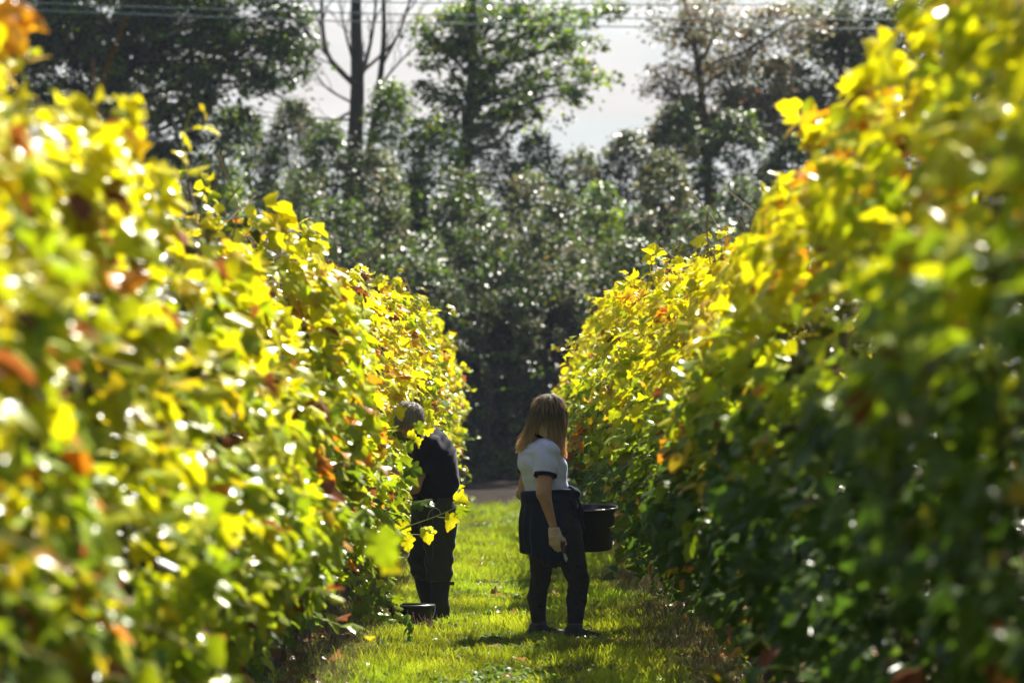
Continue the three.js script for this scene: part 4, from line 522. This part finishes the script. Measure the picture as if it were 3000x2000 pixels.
{ // the man
  const base = V(-0.55, 0, -27.7), o = thing('person', 'grey-haired man in dark t-shirt and boots bending into the left vines', 'person', base.toArray()), L = (px, py, z = 0) => V((px - 1276.7) / 406, 4.506 - py / 406, z), r = Rng(9), F = V(-1, 0, 0);
  const chest = union(0.09, cap(V(-0.008, 0.84, 0), V(-0.018, 1.06, 0), 0.15, 0.152, 1.22), cap(V(-0.018, 1.06, 0), V(-0.03, 1.225, 0), 0.152, 0.15, 1.3), cap(V(-0.03, 1.225, 0), V(-0.055, 1.335, 0), 0.148, 0.095, 1.5));
  const shN = L(1258, 1308, 0.2), elN = L(1214, 1425, 0.25), wrN = L(1112, 1412, 0.17), shF = L(1250, 1308, -0.2), elF = L(1195, 1425, -0.24), wrF = L(1100, 1395, -0.12);
  const arms = union(0.03, cap(shN, elN, 0.068, 0.052), cap(elN, wrN, 0.053, 0.034), cap(shF, elF, 0.068, 0.052), cap(elF, wrF, 0.053, 0.034));
  const hipN = V(0.035, 0.79, 0.1), knN = V(0.025, 0.42, 0.11), anN = V(0.035, 0.09, 0.12), hipF = V(-0.05, 0.79, -0.1), knF = V(-0.1, 0.455, -0.12), anF = V(-0.04, 0.09, -0.13);
  const legs = union(0.05, cap(hipN, knN, 0.122, 0.078), cap(knN, anN, 0.075, 0.05), cap(hipF, knF, 0.12, 0.08), cap(knF, anF, 0.076, 0.05));
  const hF = V(-0.5, -0.85, 0.12).normalize(), hU0 = V(-0.85, 0.5, 0), hU = hU0.addScaledVector(hF, -hU0.dot(hF)).normalize(), hd = head(V(-0.195, 1.475, 0), hF, hU), neck = cap(V(-0.065, 1.37, 0), V(-0.16, 1.46, 0), 0.066, 0.06);
  const skin = (x, y, z) => { const k = 0.9 + 0.2 * noise(x * 30, y * 30, z * 30); return [0.36 * k, 0.19 * k, 0.115 * k]; }, bodySdf = union(0.03, chest, arms, legs, neck);
  const hands = [hand(wrN, V(-1, 0.1, -0.2).normalize(), V(0, -0.5, -0.85).normalize(), V(0, 0.85, -0.5).normalize(), [0.5, 0.6, 0.4], 1.1, 1.12), hand(wrF, V(-1, 0.1, 0.2).normalize(), V(0, -0.4, 0.9).normalize(), V(0, 0.9, 0.4).normalize(), [0.5, 0.6, 0.4], 1.1, 1.12)];
  mesh('body', mergeGeometries([sdfMesh((x, y, z) => bodySdf(x, y, z) + 0.006, [-0.48, 0, -0.4], [0.28, 1.56, 0.4], 0.0125, skin), sdfMesh(hd.f, [-0.4, 1.28, -0.14], [-0.05, 1.64, 0.14], 0.005, skin), sdfMesh(hands[0], [-0.66, 0.9, 0], [-0.38, 1.16, 0.24], 0.0045, skin), sdfMesh(hands[1], [-0.68, 0.94, -0.2], [-0.41, 1.2, 0.06], 0.0045, skin)]), skinMat, o); faceParts(o, hd, 0x2a2620);
  const dN = elN.clone().sub(shN).normalize(), eN = shN.clone().addScaledVector(dN, 0.19), dF = elF.clone().sub(shF).normalize(), eF = shF.clone().addScaledVector(dF, 0.19), slN = cap(shN, eN, 0.088, 0.092), slF = cap(shF, eF, 0.088, 0.092), cut = (p, d) => (x, y, z) => (x - p.x) * d.x + (y - p.y) * d.y + (z - p.z) * d.z, cN = cut(eN, dN), cF = cut(eF, dF);
  const folds = (x, y, z) => 0.014 * (noise(x * 10, y * 12, z * 10) - 0.5) + 0.007 * Math.sin(y * 45 + 30 * x + 5 * noise(x * 7, y * 7, z * 7)) * smooth(1.12, 0.95, y) + 0.005 * Math.sin(60 * (x - y) + 4 * noise(x * 9, y * 9, z * 9)) * smooth(1.15, 1.3, y);
  mesh('shirt', sdfMesh((x, y, z) => smin(smin(Math.max(chest(x, y, z) - 0.012, 0.89 - y, neck(x, y, z) < 0.014 ? 0.014 - neck(x, y, z) : -1), Math.max(slN(x, y, z), cN(x, y, z)), 0.04), Math.max(slF(x, y, z), cF(x, y, z)), 0.04) + folds(x, y, z), [-0.32, 0.86, -0.36], [0.22, 1.5, 0.36], 0.0095, flat, 8), cloth(0x191a26, { sheen: 0.5, sheenColor: new THREE.Color(0.45, 0.42, 0.55) }), o);
  mesh('collar', sdfMesh((x, y, z) => Math.max(Math.abs(neck(x, y, z) - 0.014) - 0.007, Math.abs((x + 0.085) * -0.7 + (y - 1.385) * 0.7) - 0.012), [-0.22, 1.26, -0.14], [0.06, 1.52, 0.14], 0.006, flat, 8), cloth(0x11121a), o);
  mesh('trousers', sdfMesh((x, y, z) => Math.max(smin(legs(x, y, z), chest(x, y, z) + 0.006, 0.05) - 0.014 + 0.009 * (noise(x * 13, y * 9, z * 13) - 0.5) + 0.008 * Math.sin(52 * y + 22 * x + 5 * noise(x * 9, y * 6, z * 9)) * smooth(0.2, 0.05, Math.abs(y - 0.47)), y - 0.92, 0.32 - y), [-0.28, 0.28, -0.38], [0.28, 0.96, 0.38], 0.0095, flat, 7), cloth(0x35382e), o);
  // seam and pocket of the trousers
  const pk = new Geo(); pk.tube(curve([L(1310, 1475, 0.21), L(1318, 1500, 0.2), L(1330, 1512, 0.185)], 8), [0.003], [0.05, 0.05, 0.05], 5); pk.tube(curve([L(1268, 1490, 0.247), L(1272, 1560, 0.232), L(1268, 1640, 0.205)], 10), [0.0025], [0.05, 0.05, 0.05], 5); mesh('seam', pk, caneMat, o);
  const rubber = phys({ color: new THREE.Color(0.018, 0.019, 0.016), roughness: 0.85, specularIntensity: 0.3 });
  for (const [kn, an, s] of [[knN, anN, 1], [knF, anF, 1]]) {
    const P = (x, y, z) => V(an.x + x, y, an.z + z), topP = V(lerp(an.x, kn.x, 0.85), 0.36, lerp(an.z, kn.z, 0.85)), bs = union(0.03, cap(topP, P(0, 0.12, 0), 0.074, 0.062), cap(P(0, 0.12, 0), P(0.005, 0.055, 0), 0.062, 0.058), cap(P(0, 0.05, 0), P(-0.19, 0.045, 0.02), 0.052, 0.046));
    const b = mesh('boot', sdfMesh((x, y, z) => Math.max(bs(x, y, z) + 0.004 * Math.sin(30 * y + 20 * x) * smooth(0.1, 0.2, y), y - 0.352, 0.01 - y), [an.x - 0.3, -0.01, an.z - 0.13], [an.x + 0.14, 0.38, an.z + 0.13], 0.0075, flat, 6), rubber, o);
    mesh('boot_trim', sdfMesh((x, y, z) => Math.max(Math.abs(bs(x, y, z) - 0.003) - 0.005, Math.abs(y - 0.347) - 0.009), [an.x - 0.2, 0.32, an.z - 0.14], [an.x + 0.16, 0.38, an.z + 0.14], 0.0055, flat, 6), std({ color: 0x4a3328, roughness: 0.7 }), b);
    mesh('sole', sdfMesh((x, y, z) => Math.max(bs(x, 0.045, z) - 0.007, Math.abs(y - 0.008) - 0.012), [an.x - 0.3, -0.02, an.z - 0.13], [an.x + 0.14, 0.04, an.z + 0.13], 0.0075, flat, 6), std({ color: 0x0b0b0b }), b);
    const st = mesh('strap', new THREE.BoxGeometry(0.05, 0.026, 0.02, 2, 2, 2), rubber, b); st.position.set(topP.x + 0.085, 0.305, topP.z); st.rotation.z = -0.06;
  }
  // grey hair
  const sk = ell(hd.P(-0.016, 0.018, 0), V(0.112, 0.114, 0.1), hF, hU), mask = (x, y, z) => { const d = V(x, y, z).sub(hd.P(0, 0, 0)), f = d.dot(hF), u = d.dot(hU); return Math.max(f * 0.75 - u * 0.62 - 0.022, -u - 0.075); }, grey = (x, y, z) => { const k = 0.5 + noise(x * 120, y * 120, z * 120); return [0.24 * k, 0.225 * k, 0.21 * k]; };
  const hm = mesh('hair', sdfMesh((x, y, z) => Math.max(sk(x, y, z) + 0.012 * (noise(x * 45, y * 45, z * 45) - 0.5), mask(x, y, z)), [-0.4, 1.28, -0.14], [-0.04, 1.64, 0.14], 0.006, grey, 6), hairMass, o), sg = new Geo();
  for (let k = 0; k < 2600; k++) {
    const n = V(r.g(), r.g(), r.g()).normalize(), p = hd.P(-0.016 + 0.11 * n.x, 0.018 + 0.112 * n.y, 0.098 * n.z); if (mask(p.x, p.y, p.z) > 0.004) continue;
    const N = V().addScaledVector(hF, n.x).addScaledVector(hU, n.y).add(V(0, 0, -n.z)).normalize(), flow = V(r.g() * 0.35, -0.4, r.g() * 0.35).addScaledVector(hF, 0.8); flow.addScaledVector(N, -flow.dot(N)).normalize();
    const l = r.r(0.025, 0.055), q = r() < 0.35 ? 1.9 : 1, pts = curve([p.clone().addScaledVector(N, -0.004), p.clone().addScaledVector(N, 0.007).addScaledVector(flow, l * 0.5), p.clone().addScaledVector(N, 0.006).addScaledVector(flow, l)], 5); sg.tube(pts, taper(0.0019, 0.0006, 5), grey(p.x, p.y, p.z).map((v) => v * q * 1.3), 3);
  }
  mesh('strands', sg, hairMat, hm);
}

// ---------- buckets ----------
function bucket(pos, R, r0, H, tilt, label, wire) {
  const o = thing('bucket', label, 'bucket', pos), m = phys({ color: new THREE.Color(0.004, 0.004, 0.005), roughness: 0.6, specularIntensity: 0.2, clearcoat: 0.3, clearcoatRoughness: 0.12 });
  const prof = [[0.001, 0.004], [r0 - 0.01, 0], [r0, 0.008], [lerp(r0, R, 0.86), H * 0.86], [lerp(r0, R, 0.87) + 0.006, H * 0.87], [R + 0.002, H - 0.014], [R + 0.009, H - 0.012], [R + 0.011, H - 0.004], [R + 0.007, H], [R, H - 0.003], [lerp(r0, R, 0.86) - 0.003, H * 0.86], [r0 - 0.004, 0.014], [0.001, 0.012]].map(([x, y]) => new THREE.Vector2(x, y));
  mesh('shell', new THREE.LatheGeometry(prof, 56), m, o); o.rotation.set(tilt[0], 0, tilt[1]);
  const rim = mesh('rim', new THREE.TorusGeometry(R + 0.004, 0.0065, 10, 64), phys({ color: new THREE.Color(0.03, 0.03, 0.032), roughness: 0.3, clearcoat: 1, clearcoatRoughness: 0.15 }), o); rim.rotation.x = Math.PI / 2; rim.position.y = H + 0.002;
  const steel = std({ color: 0xb8bcc2, roughness: 0.35, metalness: 0.85 });
  if (wire) { const g = new Geo(), pts = []; for (let k = 0; k <= 16; k++) { const a = k / 16 * Math.PI; pts.push(V(R * 1.06 * Math.cos(a), H - 0.012 - 0.17 * Math.sin(a) * 0.9, (R * 1.1) * Math.sin(a) * 0.75 + 0.012)); } g.tube(pts, [0.0024], [1, 1, 1], 6); mesh('handle', g, steel, o); }
  for (const s of [-1, 1]) { const b = mesh('handle_lug', new THREE.CylinderGeometry(0.016, 0.018, 0.014, 14), m, o); b.rotation.z = Math.PI / 2; b.position.set(s * (R - 0.003), H - 0.032, 0); }
  return { o, steel };
}
{
  const c = at(1722, 1487, 26.1), b = bucket([c.x, c.y - 0.285, c.z], 0.207, 0.165, 0.285, [0.075, 0.02], 'big black bucket held against the woman at hip height', false), g = new Geo();
  g.tube(curve([V(0.19, 0.235, 0.075), V(0.192, 0.19, 0.085), V(0.182, 0.15, 0.085)], 6), [0.0045], [1, 1, 1], 6); mesh('clip', g, b.steel, b.o);
}
{ const c = at(1206, 1772, 26.7); bucket([c.x, 0.0, c.z], 0.155, 0.12, c.y, [0.0, 0.0], 'black wire-handled bucket on the grass at the feet of the man', true); }

renderer.render(scene, camera);
